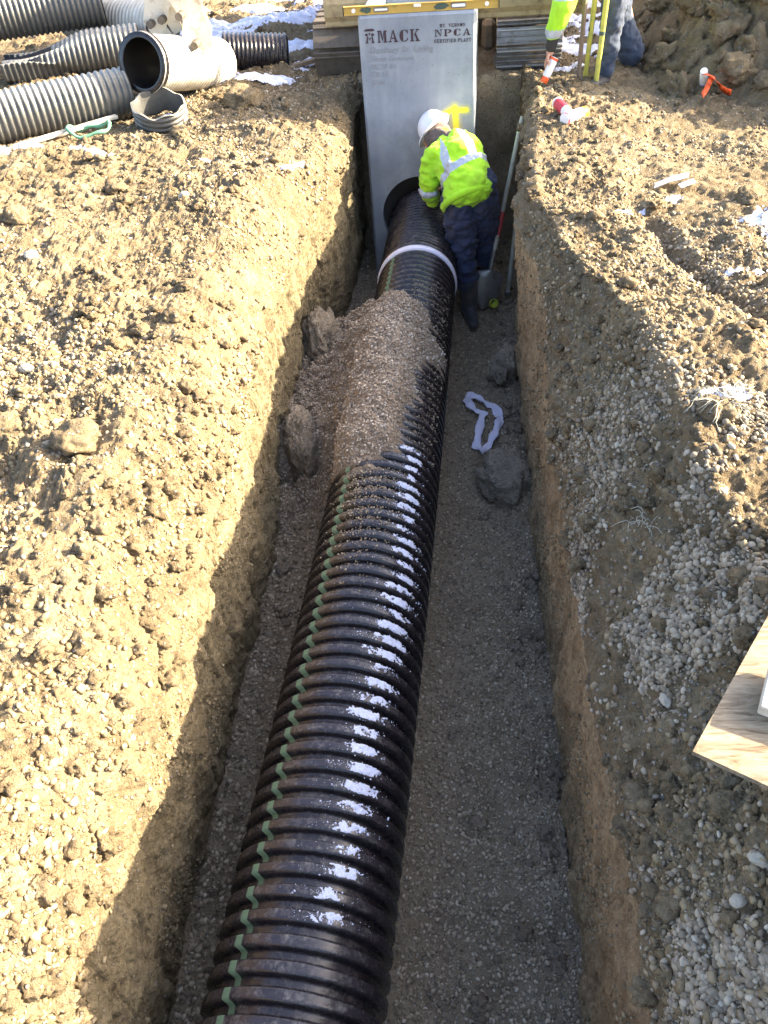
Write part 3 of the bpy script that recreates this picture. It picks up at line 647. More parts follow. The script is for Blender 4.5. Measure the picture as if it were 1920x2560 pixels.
# ------------------------------------------------------------------ precast concrete box
def precast():
    W,H,Dp=.77,1.825,.77; x0=-.64; zb=-1.28; HR=.29
    root=empty('concrete_catch_basin',(x0+W/2,5.9,zb),'tall grey precast concrete box with stencilled lettering standing at the end of the trench','catch basin',rot=(0,0,math.radians(-2.2)))
    # local: x centred, y 0 front .. Dp, z 0..H ; texture space shifted so that z=0 is ground level
    hx,hz=-.265-(x0+W/2),-.775
    zl,zt=zb,zb+H; c=.016
    n=96; an=np.linspace(0,2*math.pi,n,endpoint=False)
    circ=np.stack([hx+HR*np.cos(an),0*an,hz+HR*np.sin(an)],1)
    xa,xb=-W/2+c,W/2-c
    def torect(a):
        d=np.array([math.cos(a),math.sin(a)]); ts=[]
        if d[0]>1e-9: ts.append((xb-hx)/d[0])
        if d[0]<-1e-9: ts.append((xa-hx)/d[0])
        if d[1]>1e-9: ts.append((zt-c-hz)/d[1])
        if d[1]<-1e-9: ts.append((zl-hz)/d[1])
        t=min(ts); return (hx+d[0]*t,0,hz+d[1]*t)
    rect=np.array([torect(a) for a in an])
    mb=MB(); V=np.concatenate([circ,rect,circ+[0,.12,0]]); F=[]
    for i in range(n):
        j=(i+1)%n; F.append((i,j,n+j,n+i)); F.append((i,2*n+i,2*n+j,j))
    mb.add(V,F)
    # corner fills
    def pt(x,y,z): return (x,y,z)
    # corner triangles between successive rect points on different sides
    for i in range(n):
        j=(i+1)%n; A,B=rect[i],rect[j]
        if abs(A[0]-B[0])>1e-6 and abs(A[2]-B[2])>1e-6:
            cx=xa if min(A[0],B[0])<=xa+1e-6 else xb; cz=zl if min(A[2],B[2])<=zl+1e-6 else zt-c
            mb.add([A,(cx,0,cz),B],[(0,1,2)])
    a=W/2
    # chamfers and sides
    mb.add([(xa,0,zl),(xa,0,zt-c),(-a,c,zt-c),(-a,c,zl)],[(0,1,2,3)])
    mb.add([(xb,0,zl),(a,c,zl),(a,c,zt-c),(xb,0,zt-c)],[(0,1,2,3)])
    mb.add([(xa,0,zt-c),(xb,0,zt-c),(xb,c,zt),(xa,c,zt)],[(0,1,2,3)])
    mb.add([(xa,0,zt-c),(xa,c,zt),(-a,c,zt-c)],[(0,1,2)]); mb.add([(xb,0,zt-c),(a,c,zt-c),(xb,c,zt)],[(0,1,2)])
    mb.add([(-a,c,zl),(-a,c,zt-c),(-a,Dp,zt-c),(-a,Dp,zl)],[(0,1,2,3)])
    mb.add([(a,c,zl),(a,Dp,zl),(a,Dp,zt-c),(a,c,zt-c)],[(0,1,2,3)])
    mb.add([(-a,c,zt-c),(xa,c,zt),(xa,Dp,zt),(-a,Dp,zt-c)],[(0,1,2,3)]); mb.add([(a,c,zt-c),(a,Dp,zt-c),(xb,Dp,zt),(xb,c,zt)],[(0,1,2,3)])
    mb.add([(-a,Dp,zl),(-a,Dp,zt-c),(xa,Dp,zt),(xb,Dp,zt),(a,Dp,zt-c),(a,Dp,zl)],[(0,1,2,3,4,5)])
    # top rim with square opening
    w=.115
    o_=[(xa,c),(xb,c),(xb,Dp),(xa,Dp)]; i_=[(-a+w,w),(a-w,w),(a-w,Dp-w),(-a+w,Dp-w)]
    V=[(x,y,zt) for x,y in o_]+[(x,y,zt) for x,y in i_]+[(x,y,zl+.15) for x,y in i_]
    F=[(k,(k+1)%4,4+(k+1)%4,4+k) for k in range(4)]+[(4+k,4+(k+1)%4,8+(k+1)%4,8+k) for k in range(4)]+[(8,9,10,11)]
    mb.add(V,F)
    o=mb.build('box_shell',M['concrete'],root); o.location=(0,0,-zb)
    # rubber boot ring inside the hole
    b=MB(); R=[]
    for r,y in((HR-.002,.055),(PR+.004,.075),(PR+.004,.115),(HR-.002,.115)): R.append(np.stack([hx+r*np.cos(an)+(0.029 if r<HR-.01 else 0),0*an+y,hz+r*np.sin(an)-(.095 if r<HR-.01 else 0)],1))
    b.rings(R,cap=False).build('rubber_boot',M['black'],root,True).location=(0,0,-zb)
    # ---- lettering
    fr=((0,-.0015,0),(1,0,0),(0,0,1),(0,-1,0))
    L={}
    # stencil slab letters in a 1x1 box; each a list of polygons
    R_=lambda x0,y0,x1,y1:[(x0,y0),(x1,y0),(x1,y1),(x0,y1)]
    L['M']=[R_(0,0,.3,.1),R_(.08,.1,.22,.9),R_(0,.9,.26,1),R_(.62,0,1,.1),R_(.70,.1,.92,.9),R_(.70,.9,1,1),[(.26,1),(.42,1),(.56,.34),(.5,.1)],[(.66,1),(.68,.7),(.58,.28),(.54,.12)]]
    L['A']=[R_(0,0,.32,.1),R_(.6,0,1,.1),[(.13,.1),(.22,.1),(.50,.82),(.45,.95)],[(.66,.1),(.90,.1),(.58,1),(.47,1)],R_(.32,.28,.62,.37)]
    L['C']=[[(.42,0),(.42,1),(.25,.95),(.08,.78),(.02,.5),(.08,.22),(.25,.05)],[(.48,1),(.75,.96),(.82,.9),(.9,1),(.92,.66),(.84,.66),(.75,.85),(.6,.92),(.48,.92)],[(.48,0),(.72,.03),(.88,.14),(.94,.32),(.86,.32),(.75,.15),(.6,.08),(.48,.08)]]
    L['K']=[R_(0,0,.4,.1),R_(.09,.1,.31,.9),R_(0,.9,.4,1),R_(.6,.9,.95,1),[(.36,.42),(.42,.56),(.82,.9),(.70,.9)],[(.46,.55),(.60,.68),(.9,.1),(.66,.1)],R_(.56,0,1,.1)]
    L['N']=[R_(0,0,.3,.1),R_(.1,.1,.18,.9),R_(0,.9,.36,1),[(.2,.9),(.42,.9),(.84,.1),(.78,0)],R_(.78,.3,.86,.9),R_(.66,.9,1,1)]
    L['P']=[R_(0,0,.46,.1),R_(.1,.1,.34,.9),R_(0,.9,.4,1),[(.44,1),(.75,.97),(.95,.84),(.95,.6),(.75,.46),(.44,.43),(.44,.52),(.62,.56),(.70,.7),(.62,.88),(.44,.91)]]
    L['T']=[R_(.25,0,.75,.1),R_(.38,.1,.62,.95),R_(0,.88,.34,1),R_(.66,.88,1,1),R_(0,.68,.08,.9),R_(.92,.68,1,.9)]
    L['V']=[R_(0,.9,.4,1),R_(.66,.9,1,1),[(.08,.9),(.34,.9),(.58,.1),(.5,0)],[(.78,.9),(.87,.9),(.6,.05),(.56,.2)]]
    L['E']=[R_(0,0,.4,.1),R_(.1,.1,.34,.9),R_(0,.9,.4,1),R_(.46,0,.9,.1),R_(.8,.1,.9,.32),R_(.46,.9,.9,1),R_(.8,.7,.9,.9),R_(.38,.46,.66,.56)]
    L['R']=L['P']+[[(.5,.42),(.68,.42),(1,0),(.74,0)]]
    L['O']=[[(.46,0),(.46,1),(.25,.95),(.05,.75),(.0,.5),(.05,.25),(.25,.05)],[(.54,0),(.54,1),(.75,.95),(.95,.75),(1,.5),(.95,.25),(.75,.05)]]
    L['I']=[R_(.1,0,.9,.1),R_(.3,.1,.7,.9),R_(.1,.9,.9,1)]
    L['F']=[R_(0,0,.45,.1),R_(.1,.1,.34,.9),R_(0,.9,.4,1),R_(.46,.9,.9,1),R_(.8,.66,.9,.9),R_(.38,.46,.66,.56)]
    L['D']=[R_(0,0,.36,.1),R_(.1,.1,.32,.9),R_(0,.9,.36,1),[(.42,0),(.7,.04),(.95,.28),(1,.5),(.95,.72),(.7,.96),(.42,1),(.42,.9),(.6,.86),(.72,.5),(.6,.14),(.42,.1)]]
    L['L']=[R_(0,0,.42,.1),R_(.1,.1,.34,.9),R_(0,.9,.4,1),R_(.48,0,.95,.1),R_(.85,.1,.95,.35)]
    L['.']=[R_(.1,0,.5,.18)]
    def write(name,txt,x0w,x1w,z,h,gap=.14,slope=0):
        n_=sum(.45 if ch in '. I' else 1 for ch in txt)+gap*(len(txt)-1); u=(x1w-x0w)/n_; x=x0w-(x0+W/2); mb=MB()
        for ch in txt:
            wd=(.45 if ch in '. I' else 1)*u
            if ch!=' ':
                for pl in L[ch]: mb.prism([(x+px*wd,z+(x-x0w)*slope+py*h) for px,py in pl],0,.0012,fr)
            x+=wd+gap*u
        o=mb.build(name,M['stencil'],root); o.location=(0,0,-zb)
    write('stencil_lettering','MACK',-.515,-.236,0.387,.070)
    write('stencil_lettering','NPCA',-.138,.094,0.407,.040,.2)
    write('stencil_lettering','MT. VERNON',-.104,.060,0.459,.019,.22)
    write('stencil_lettering','CERTIFIED PLANT',-.142,.099,0.371,.021,.2)
    mb=MB(); ex=-.604-(x0+W/2); s=.075
    for pl in [[(0,.86),(.18,1.0),(.8,1.02),(1,.9),(.8,.84),(.2,.84)],[(.40,.66),(.5,.76),(.6,.66),(.5,.56)],[(.06,.62),(.3,.72),(.32,.62),(.16,.5)],[(.94,.62),(.7,.72),(.68,.62),(.84,.5)],
        R_(.12,0,.34,.08),[(.18,.08),(.30,.08),(.36,.5),(.24,.46)],R_(.66,0,.9,.08),[(.70,.08),(.84,.08),(.78,.46),(.66,.5)],[(.34,.44),(.5,.2),(.66,.44),(.5,.34)],[(.22,.5),(.36,.54),(.36,.62),(.2,.58)],[(.78,.5),(.64,.54),(.64,.62),(.8,.58)]]:
        mb.prism([(ex+px*.075,.387+py*.082) for px,py in pl],0,.0012,fr)
    mb.build('emblem',M['stencil'],root).location=(0,0,-zb)
    # handwriting in faint marker
    for txt,xw,z,size in [('Danbury Sr. Living',-.575,.345,.052),('Storm Structure',-.570,.297,.040),('MC10 84',-.572,.250,.042),('CB 18',-.574,.203,.042),('GVM',-.576,.153,.040)]:
        cu=bpy.data.curves.new('t','FONT'); cu.body=txt; cu.size=size; cu.shear=.25; cu.space_character=1.08; cu.extrude=.0003; cu.offset=.0003 if 'Dan' in txt else -.0003
        to=bpy.data.objects.new('t',cu); COL.objects.link(to); bpy.context.view_layer.update()
        m=bpy.data.meshes.new_from_object(to.evaluated_get(bpy.context.evaluated_depsgraph_get())); bpy.data.objects.remove(to)
        v=np.empty(len(m.vertices)*3); m.vertices.foreach_get('co',v); v=v.reshape(-1,3)
        v[:,1]+=.0025*np.sin(v[:,0]*70); v=np.stack([v[:,0]+xw-(x0+W/2),-.0015-v[:,2],v[:,1]+z-zb-.018],1); m.vertices.foreach_set('co',v.ravel())
        m.materials.clear(); obj('handwriting',m,M['pencil'],root)
precast()

# ------------------------------------------------------------------ spirit level lying on the box
def level():
    c=Vector((-.228,5.93,.547)); root=empty('spirit_level',c,'long yellow spirit level resting on top of the concrete box','spirit level',rot=(0,0,math.radians(-1.0)))
    L,H,T=1.0,.050,.026
    mb=MB(); n=20
    # I-beam: web + flanges
    mb.box((0,0,H/2),(L,T*.45,H-.008),m=0); mb.box((0,0,.003),(L,T,.006),bev=.001); mb.box((0,0,H-.003),(L,T,.006),bev=.001)
    mb.box((-L/2-.002,0,H/2),(.006,T+.002,H+.002),m=1); mb.box((L/2+.002,0,H/2),(.006,T+.002,H+.002),m=1)
    mb.build('beam',[M['yellow'],M['black']],root)
    def oval(cx,w,h,y0,y1,name,m_):
        q=MB(); P=[(cx+(w/2-h/2)*(1 if math.cos(a)>0 else -1)+h/2*math.cos(a),H/2+h/2*math.sin(a)) for a in np.linspace(0,2*math.pi,24,endpoint=False)]
        return q.prism([(x,z) for x,z in P],y0,y1,((0,0,0),(1,0,0),(0,0,1),(0,-1,0))).build(name,m_,root)
    for cx in(-.435,.425): oval(cx,.026,.026,T*.22,T*.22+.004,'end_vial',M['vial'])
    hh=oval(-.255,.10,.028,T*.22,T*.22+.003,'hand_hole',M['steel']); oval(-.255,.085,.012,T*.22+.003,T*.22+.005,'hole_rim',M['vial']).parent=hh
    hh=oval(.245,.10,.030,T*.22,T*.22+.003,'hand_hole',M['steel']); oval(.245,.088,.018,T*.22+.003,T*.22+.005,'hole_rim',M['vial']).parent=hh
    q=MB(); q.box((-.02,-T*.25-.002,H-.012),(.046,.012,.020),bev=.003).build('centre_vial',M['vial'],root)
    for cx,w in((-.355,.075),(.135,.085)):
        q=MB(); r=np.random.default_rng(int(abs(cx)*99)); P=[(cx+w/2*math.cos(a)*(1+.12*r.normal()),H/2+.017*math.sin(a)*(1+.15*r.normal())+.0) for a in np.linspace(0,2*math.pi,18,endpoint=False)]
        q.prism(P,T*.22+.0005,T*.22+.0018,((0,0,0),(1,0,0),(0,0,1),(0,-1,0))).build('paint_smudge',M['smudge'],root)
level()

# ------------------------------------------------------------------ soft bodies: capsules joined by a voxel remesh
def caps_mesh(caps):
    mb=MB()
    for c in caps:
        p0,r0,p1,r1=c[:4]; sc=c[4] if len(c)>4 else (1,1)
        p0,p1=Vector(p0),Vector(p1); t=(p1-p0); Ln=t.length; t=t.normalized() if Ln>1e-6 else Vector((0,0,1))
        hint=Vector(c[5]) if len(c)>5 else (Vector((1,0,0)) if abs(t.x)<.8 else Vector((0,0,1)))
        u=(hint-t*hint.dot(t)).normalized(); v=t.cross(u); R=[]
        an=np.linspace(0,2*math.pi,20,endpoint=False)
        def ring(p,r): R.append(np.array([p+(u*math.cos(a)*sc[0]+v*math.sin(a)*sc[1])*r for a in an]))
        for q in np.linspace(-math.pi/2*.96,0,5): ring(p0+t*(math.sin(q)*r0*.95),r0*math.cos(q))
        for q in np.linspace(0,math.pi/2*.96,5): ring(p1+t*(math.sin(q)*r1*.95),r1*math.cos(q))
        mb.rings(R)
    return mb
def body(name,caps,m,root,voxel=.012,smooth=6,wrinkle=0,wf=18,seed=0,post=None,fold=(1,1,1)):
    mb=caps_mesh(caps); o=mb.build(name,m,None,True)
    md=o.modifiers.new('r','REMESH'); md.mode='VOXEL'; md.voxel_size=voxel; md.use_smooth_shade=True
    sm=o.modifiers.new('s','SMOOTH'); sm.iterations=smooth; sm.factor=.5
    bpy.context.view_layer.update()
    me=bpy.data.meshes.new_from_object(o.evaluated_get(bpy.context.evaluated_depsgraph_get())); bpy.data.objects.remove(o)
    nv=len(me.vertices); v=np.empty(nv*3); me.vertices.foreach_get('co',v); v=v.reshape(-1,3)
    nn=np.empty(nv*3); me.vertices.foreach_get('normal',nn); nn=nn.reshape(-1,3)
    if wrinkle:
        w=fbm(v*np.array(fold),wf,3,seed); w2=np.abs(fbm(v*np.array(fold)+5,wf*.6,2,seed+9))
        v=v+nn*(wrinkle*(w-.9*(1-w2)**3+.4))[:,None]
    me.vertices.foreach_set('co',v.ravel().astype(np.float32)); me.update()
    me.polygons.foreach_set('use_smooth',np.ones(len(me.polygons),bool))
    me.name=name; me.materials.clear(); o=obj(name,me,m)
    if post:
        fc=np.empty(len(me.polygons)*3); me.polygons.foreach_get('center',fc); fc=fc.reshape(-1,3)
        me.polygons.foreach_set('material_index',post(fc).astype(np.int32))
    return par(o,root)
def hand(wrist,tip_dir,palm_n,side,size=1.0,curl=.6):
    """palm + 4 unequal bent fingers + thumb as capsules"""
    w=Vector(wrist); d=Vector(tip_dir).normalized(); n=Vector(palm_n); n=(n-d*n.dot(d)).normalized(); s=d.cross(n)*side; z=size; out=[]
    out.append((w,.026*z,w+d*.055*z,.030*z,(1,.55),s[:]))
    for k,(off,ln) in enumerate(((.028,.070),(.010,.078),(-.009,.073),(-.026,.058))):
        b=w+d*.078*z+s*off*z; r=.0088*z; p=b; out.append((w+d*.05*z+s*off*.8*z,r*1.15,b,r*1.1)); a=curl*.45
        for j,f in enumerate((.45,.32,.25)):
            q=p+(d*math.cos(a)+n*math.sin(a))*ln*f*z; out.append((p,r*(1.05-.1*j),q,r*(.97-.1*j))); p=q; a+=curl*.95
    b=w+d*.02*z+s*.026*z; m1=b+(d*.6+s*.75+n*.35).normalized()*.038*z; m2=m1+(d*.75+s*.15+n*.6).normalized()*.030*z
    out+= [(b,.013*z,m1,.0105*z),(m1,.0105*z,m2,.0085*z)]
    return out
def helmet(center,axis,back,root,r=.128):
    ax=Vector(axis).normalized(); bk=Vector(back); bk=(bk-ax*bk.dot(ax)).normalized(); sd=ax.cross(bk)
    mb=MB(); R=[]; n=40; an=np.linspace(0,2*math.pi,n,endpoint=False); c=Vector(center)
    def ring(h,rr,extra=lambda a:0): R.append(np.array([c+ax*h+(bk*math.cos(a)*1.14+sd*math.sin(a)*.96)*(rr+extra(a)) for a in an]))
    brim=lambda a:.012+.030*max(0,-math.cos(a))**2
    ring(-.012,r*.93); ring(-.008,r+.004,lambda a:brim(a)); ring(.002,r+.004,lambda a:brim(a)); ring(.010,r+.002)
    for q in np.linspace(.12,math.pi/2*.97,12):
        R.append(np.array([c+ax*(.01+math.sin(q)*r*1.02)+(bk*math.cos(a)*1.12+sd*math.sin(a)*.95)*(r*math.cos(q)*(1+.02*(abs(math.sin(a))<.16))) for a in an]))
    mb.rings(R); return par(mb.build('hard_hat',M['helmet'],None,True,50),root)

def worker_trench():
    root=empty('person',(.1,5.3,-1.25),'person in hi-vis jacket and white hard hat bending over the trench pipe','person')
    bodyc=[((.09,5.34,-.42),.095,(.0,5.52,-.20),.10,(1.2,.8)),((-.03,5.56,-.17),.075,(-.10,5.66,-.13),.06),((-.12,5.69,-.135),.084,(-.155,5.73,-.17),.078),
      ((-.16,5.52,-.20),.052,(-.19,5.50,-.40),.04),((-.19,5.50,-.40),.04,(-.18,5.60,-.52),.03),((.10,5.56,-.18),.052,(.06,5.76,-.35),.04),((.06,5.76,-.35),.04,(-.06,5.76,-.50),.03),
      ((.03,5.32,-.45),.08,(.06,5.26,-.74),.055),((.06,5.26,-.74),.055,(.085,5.19,-1.10),.04),((.16,5.34,-.45),.08,(.19,5.45,-.76),.055),((.19,5.45,-.76),.055,(.19,5.48,-1.10),.04),
      ((-.135,5.775,-.14),.016,(-.145,5.795,-.155),.012)]
    bodyc+=hand((-.18,5.60,-.52),(.15,.85,-.35),(0,-.2,-1),1,.95,.5)+hand((-.06,5.76,-.50),(-.7,.3,-.5),(0,-.3,-1),-1,.95,.5)
    body('body',bodyc,M['skin'],root,.006,3)
    body('hood',[((-.095,5.62,-.145),.080,(-.125,5.68,-.140),.096),((-.05,5.58,-.155),.078,(-.10,5.64,-.15),.083)],M['hood'],root,.009,5,.007,30,4)
    helmet((-.150,5.715,-.105),(-.60,.52,.60),(.55,-.62,.30),root,.106)
    legs=[((.015,5.32,-.45),.118,(.045,5.27,-.74),.092,(1,1.05)),((.045,5.27,-.74),.092,(.082,5.20,-1.00),.068),
          ((.170,5.34,-.45),.116,(.20,5.44,-.76),.090),((.20,5.44,-.76),.090,(.20,5.48,-1.02),.066),((.03,5.34,-.38),.120,(.160,5.34,-.37),.118)]
    body('trousers',legs,M['navy'],root,.008,3,.018,14,6,fold=(1,1,1.9))
    b=[((.084,5.195,-.97),.064,(.092,5.185,-1.15),.054),((.092,5.19,-1.165),.056,(.115,5.08,-1.205),.044,(1,.85)),((.115,5.08,-1.205),.044,(.122,5.02,-1.212),.038,(1,.8))]
    body('boot',b,M['bootm'],root,.008,4,.004,22,3)
    body('boot',[((.20,5.48,-1.0),.064,(.20,5.48,-1.15),.054),((.20,5.48,-1.165),.054,(.225,5.38,-1.205),.042,(1,.85))],M['bootm'],root,.008,4,.004,22,5)
    jk=[((.075,5.33,-.33),.128,(.02,5.46,-.225),.138,(1.25,.95),(1,0,0)),((.02,5.46,-.225),.138,(-.03,5.55,-.17),.110,(1.30,.9),(1,0,0)),
        ((-.03,5.56,-.16),.080,(-.075,5.61,-.14),.068),((-.125,5.51,-.19),.080,(.07,5.53,-.18),.078),
        ((-.145,5.50,-.20),.076,(-.178,5.48,-.32),.070),((-.178,5.48,-.32),.070,(-.180,5.49,-.42),.064),((-.180,5.49,-.42),.066,(-.165,5.555,-.515),.058),
        ((.085,5.54,-.18),.078,(.09,5.70,-.34),.066),((.09,5.70,-.34),.066,(-.03,5.745,-.47),.052),
        ((.025,5.285,-.385),.118,(.125,5.29,-.35),.118,(1,.95))]
    A=Vector((.08,5.30,-.36)); ax=(Vector((-.03,5.55,-.16))-A).normalized()
    def bands(fc):
        out=np.zeros(len(fc)); t=(fc-np.array(A[:]))@np.array(ax[:])
        torso=~(fc[:,0]<-.105)
        s=fc[:,0]-(.08-t*.34)
        out[torso&(np.abs(t-.125-.10*s)<.024)]=1
        back=fc[:,1]<5.60+.2*np.clip(t,0,.4)
        for c0 in(-.085,.085): out[torso&back&(t>.125)&(np.abs(s-c0*(1-.25*(t-.12)))<.026)]=1
        out[(fc[:,0]<-.08)&(np.abs(fc[:,2]+.435-.2*(fc[:,1]-5.48))<.022)&(fc[:,1]<5.62)]=1
        return out
    body('jacket',jk,[M['hivis'],M['refl']],root,.007,3,.017,13,11,post=bands,fold=(1,1,1.4))
    an=np.linspace(0,2*math.pi,80,endpoint=False); R=[]
    c=Vector((.075,5.29,-.420)); u=Vector((1,.05,.20)).normalized(); t=Vector((-.30,.62,.72)).normalized(); v=t.cross(u).normalized(); u=v.cross(t).normalized()
    for h,k in((-.026,.150),(-.022,.166),(.0,.172),(.016,.168),(.024,.150)):
        R.append(np.array([c+t*h+(u*math.cos(a)*1.09+v*math.sin(a)*.95)*(k+.0035*math.sin(a*24)) for a in an]))
    mb=MB(); mb.rings(R,cap=False); par(mb.build('jacket_hem',M['hivis'],None,True),root)
worker_trench()

def worker_bank():
    root=empty('person',(1.1,6.35,0),'person in jeans kneeling on the right bank reaching down with a spray can','person')
    sh=Vector((.79,6.18,.80)); el=Vector((.70,6.11,.50)); wr=Vector((.635,6.10,.235))
    b=[((1.03,6.50,.62),.12,(.84,6.32,.86),.12,(1.15,.8)),((.82,6.31,.90),.06,(.73,6.26,.97),.055),((.69,6.24,1.0),.088,(.65,6.22,.98),.08),((.575,6.21,.965),.016,(.565,6.21,.955),.012),
       (sh,.055,el,.042),(el,.042,wr,.028),((.86,6.42,.82),.055,(.93,6.33,.62),.042),((.93,6.33,.62),.042,(1.0,6.24,.56),.030),
       ((1.02,6.40,.60),.085,(1.04,6.18,.52),.062),((1.04,6.18,.50),.060,(1.035,6.16,.10),.042),((1.06,6.50,.58),.085,(1.24,6.46,.13),.062),((1.24,6.46,.10),.06,(1.30,6.86,.09),.04)]
    b+=hand(wr,(-.25,0,-1),(.9,-.35,-.1),1,.95,.75)+hand((1.0,6.24,.56),(.1,-.6,-.5),(0,0,-1),-1,.95,.4)
    body('body',b,M['skin'],root,.006,3)
    body('hair',[((.705,6.245,1.035),.080,(.72,6.26,1.0),.082)],M['hood'],root,.01,3,.004,30,1)
    body('trousers',[((.99,6.44,.60),.12,(1.07,6.50,.60),.12),((1.02,6.40,.58),.105,(1.045,6.20,.51),.088),((1.045,6.19,.50),.086,(1.035,6.17,.26),.070),((1.035,6.17,.26),.070,(1.03,6.165,.09),.064),
        ((1.06,6.48,.56),.110,(1.14,6.46,.32),.090),((1.14,6.46,.32),.090,(1.25,6.46,.115),.085),((1.25,6.46,.11),.082,(1.32,6.85,.10),.058)],M['denim'],root,.009,4,.011,15,23,fold=(1,1,1.5))
    body('boot',[((1.03,6.165,.08),.050,(1.025,6.15,.035),.048),((1.025,6.15,.035),.046,(.95,6.05,.03),.040,(1,.8)),((.95,6.05,.03),.038,(.92,6.01,.028),.034,(1,.75))],M['bootm'],root,.008,3,.003)
    body('boot',[((1.31,6.83,.09),.05,(1.35,6.95,.05),.045),((1.35,6.95,.05),.045,(1.32,6.97,-.0),.03)],M['bootm'],root,.008,3,.003)
    bandf=lambda fc:((np.abs(fc[:,2]-.345)<.024)|(np.abs(fc[:,2]-.565)<.03))*((fc[:,0]<.8)&(fc[:,2]<.66)).astype(float)
    body('jacket',[((1.02,6.49,.68),.145,(.86,6.34,.86),.140,(1.2,.9)),((.82,6.25,.86),.09,(.86,6.42,.85),.09),(sh,.085,el,.078),(el,.080,wr+Vector((.020,.003,.115)),.056),((.87,6.42,.83),.08,(.93,6.33,.62),.07),((.93,6.33,.62),.07,(.99,6.25,.57),.05)],[M['hivis'],M['refl']],root,.009,4,.007,14,31,post=bandf)
    body('cuff',[(wr+Vector((.018,.003,.10)),.044,wr+Vector((.004,0,.02)),.034)],M['black'],root,.006,3)
worker_bank()

# ------------------------------------------------------------------ spray cans
def can(loc,rot,label,capm,bodym,bandm,group='marking paint cans'):
    root=empty('spray_can',loc,label,'spray can',group,rot)
    def lathe(pr,name,m,n=28):
        mb=MB(); an=np.linspace(0,2*math.pi,n,endpoint=False)
        mb.rings([np.stack([r*np.cos(an),r*np.sin(an),0*an+z],1) for z,r in pr]); return mb.build(name,m,root,True,40)
    lathe([(0,.028),(.002,.033),(.008,.0335),(.150,.0335),(.158,.032),(.166,.025)],'can_body',bodym)
    lathe([(.004,.0342),(.005,.0345),(.022,.0345),(.023,.034)],'rim_band',bandm)
    lathe([(.160,.026),(.162,.031),(.205,.0305),(.210,.027)],'cap',capm)
    return root
def lie(a,tilt=0): return Euler((math.radians(90+tilt),0,a))
can((.645,5.125,.098),Vector((.70,.70,-.02)).to_track_quat('Z','Y').to_euler(),'white spray can with a yellow cap lying nearest on the right bank',M['capyel'],M['white'],M['redc'])
q=bpy.data.objects['spray_can']
mb=MB()
for k in range(6): 
    a0=math.radians(-130+k*20)
    for z in (.055,.075,.095): mb.add([( .0340*math.cos(a),.0340*math.sin(a),zz) for a,zz in((a0,z),(a0+.22,z),(a0+.22,z+.010),(a0,z+.010))],[(0,1,2,3)])
mb.build('label_print',M['blue'],q)
can((.635,5.45,.10),Vector((.22,-.97,-.02)).to_track_quat('Z','Y').to_euler(),'red and white spray can lying behind the yellow-capped one',M['white'],M['redc'],M['white'])
t=Vector((-.42,-.2,-.88)); hc=can((.668,6.075,.205),t.to_track_quat('Z','Y').to_euler(),'white and orange spray can held upside down by the kneeling person',M['orange'],M['white'],M['orange']); hc.scale=(.82,.82,.78)
hc=can((1.60,5.76,.085),(math.radians(30),math.radians(-30),.3),'white spray can sticking out of the spoil heap beside orange ribbon',M['white'],M['white'],M['blue']); hc.scale=(.75,.75,.6)
mb=MB()
def strip(mb,pts,w,th=.002,m=0,tw=None):
    P=[Vector(p) for p in pts]
    for i in range(len(P)-1):
        t=(P[i+1]-P[i]).normalized(); s=t.cross(Vector((0,0,1)));s.normalize()
        if tw: s=(s*math.cos(tw*i)+Vector((0,0,1))*math.sin(tw*i))
        t2=(P[min(i+2,len(P)-1)]-P[i+1]); t2=t2.normalized() if t2.length>0 else t; s2=t2.cross(Vector((0,0,1)));s2.normalize()
        if tw: s2=(s2*math.cos(tw*(i+1))+Vector((0,0,1))*math.sin(tw*(i+1)))
        u=Vector((0,0,th)); a,b,c,d=P[i]-s*w/2,P[i]+s*w/2,P[i+1]+s2*w/2,P[i+1]-s2*w/2
        mb.add([a,b,c,d,a+u,b+u,c+u,d+u],[(0,3,2,1),(4,5,6,7),(0,1,5,4),(2,3,7,6),(1,2,6,5),(0,4,7,3)])
strip(mb,[(1.57,5.66,.165),(1.60,5.60,.165),(1.62,5.56,.145),(1.65,5.54,.115),(1.69,5.54,.09),(1.72,5.54,.08)],.038,.003,tw=.3); strip(mb,[(1.60,5.60,.16),(1.58,5.57,.13),(1.56,5.54,.10),(1.54,5.52,.08)],.034,.003,tw=.3)
tag(mb.build('marking_ribbon',M['orange'],None,True),'crumpled orange ribbon on the dark spoil heap','ribbon')

# ------------------------------------------------------------------ survey rods, lath
def rodpair(x,y,x2,y2,h,label):
    root=empty('survey_rod',(x,y,0),label,'survey rod','yellow survey rods beside the kneeling person')
    mb=MB(); mb.tube([(0,0,-.05),(x2-x,y2-y,h)],[.016,.020],10); mb.build('pole',M['rod'],root,True,40)
    mb=MB(); mb.tube([((x2-x)*.22,(y2-y)*.22,h*.22),((x2-x)*.235,(y2-y)*.235,h*.235)],.019,10); mb.build('joint_collar',M['smudge'],root,True,40)
rodpair(.90,6.20,.93,6.10,1.5,'left yellow-green survey rod between the lath and the kneeling leg')
rodpair(.955,6.05,.985,6.02,1.5,'right yellow-green survey rod touching the jeans of the kneeling person')
mb=MB(); mb.tube([(.845,6.12,-.03),(.845,6.14,1.25)],[.015,.016],4); pass
tag(mb.build('wooden_lath',M['lath']),'weathered brown wooden lath standing left of the yellow rods','stake')

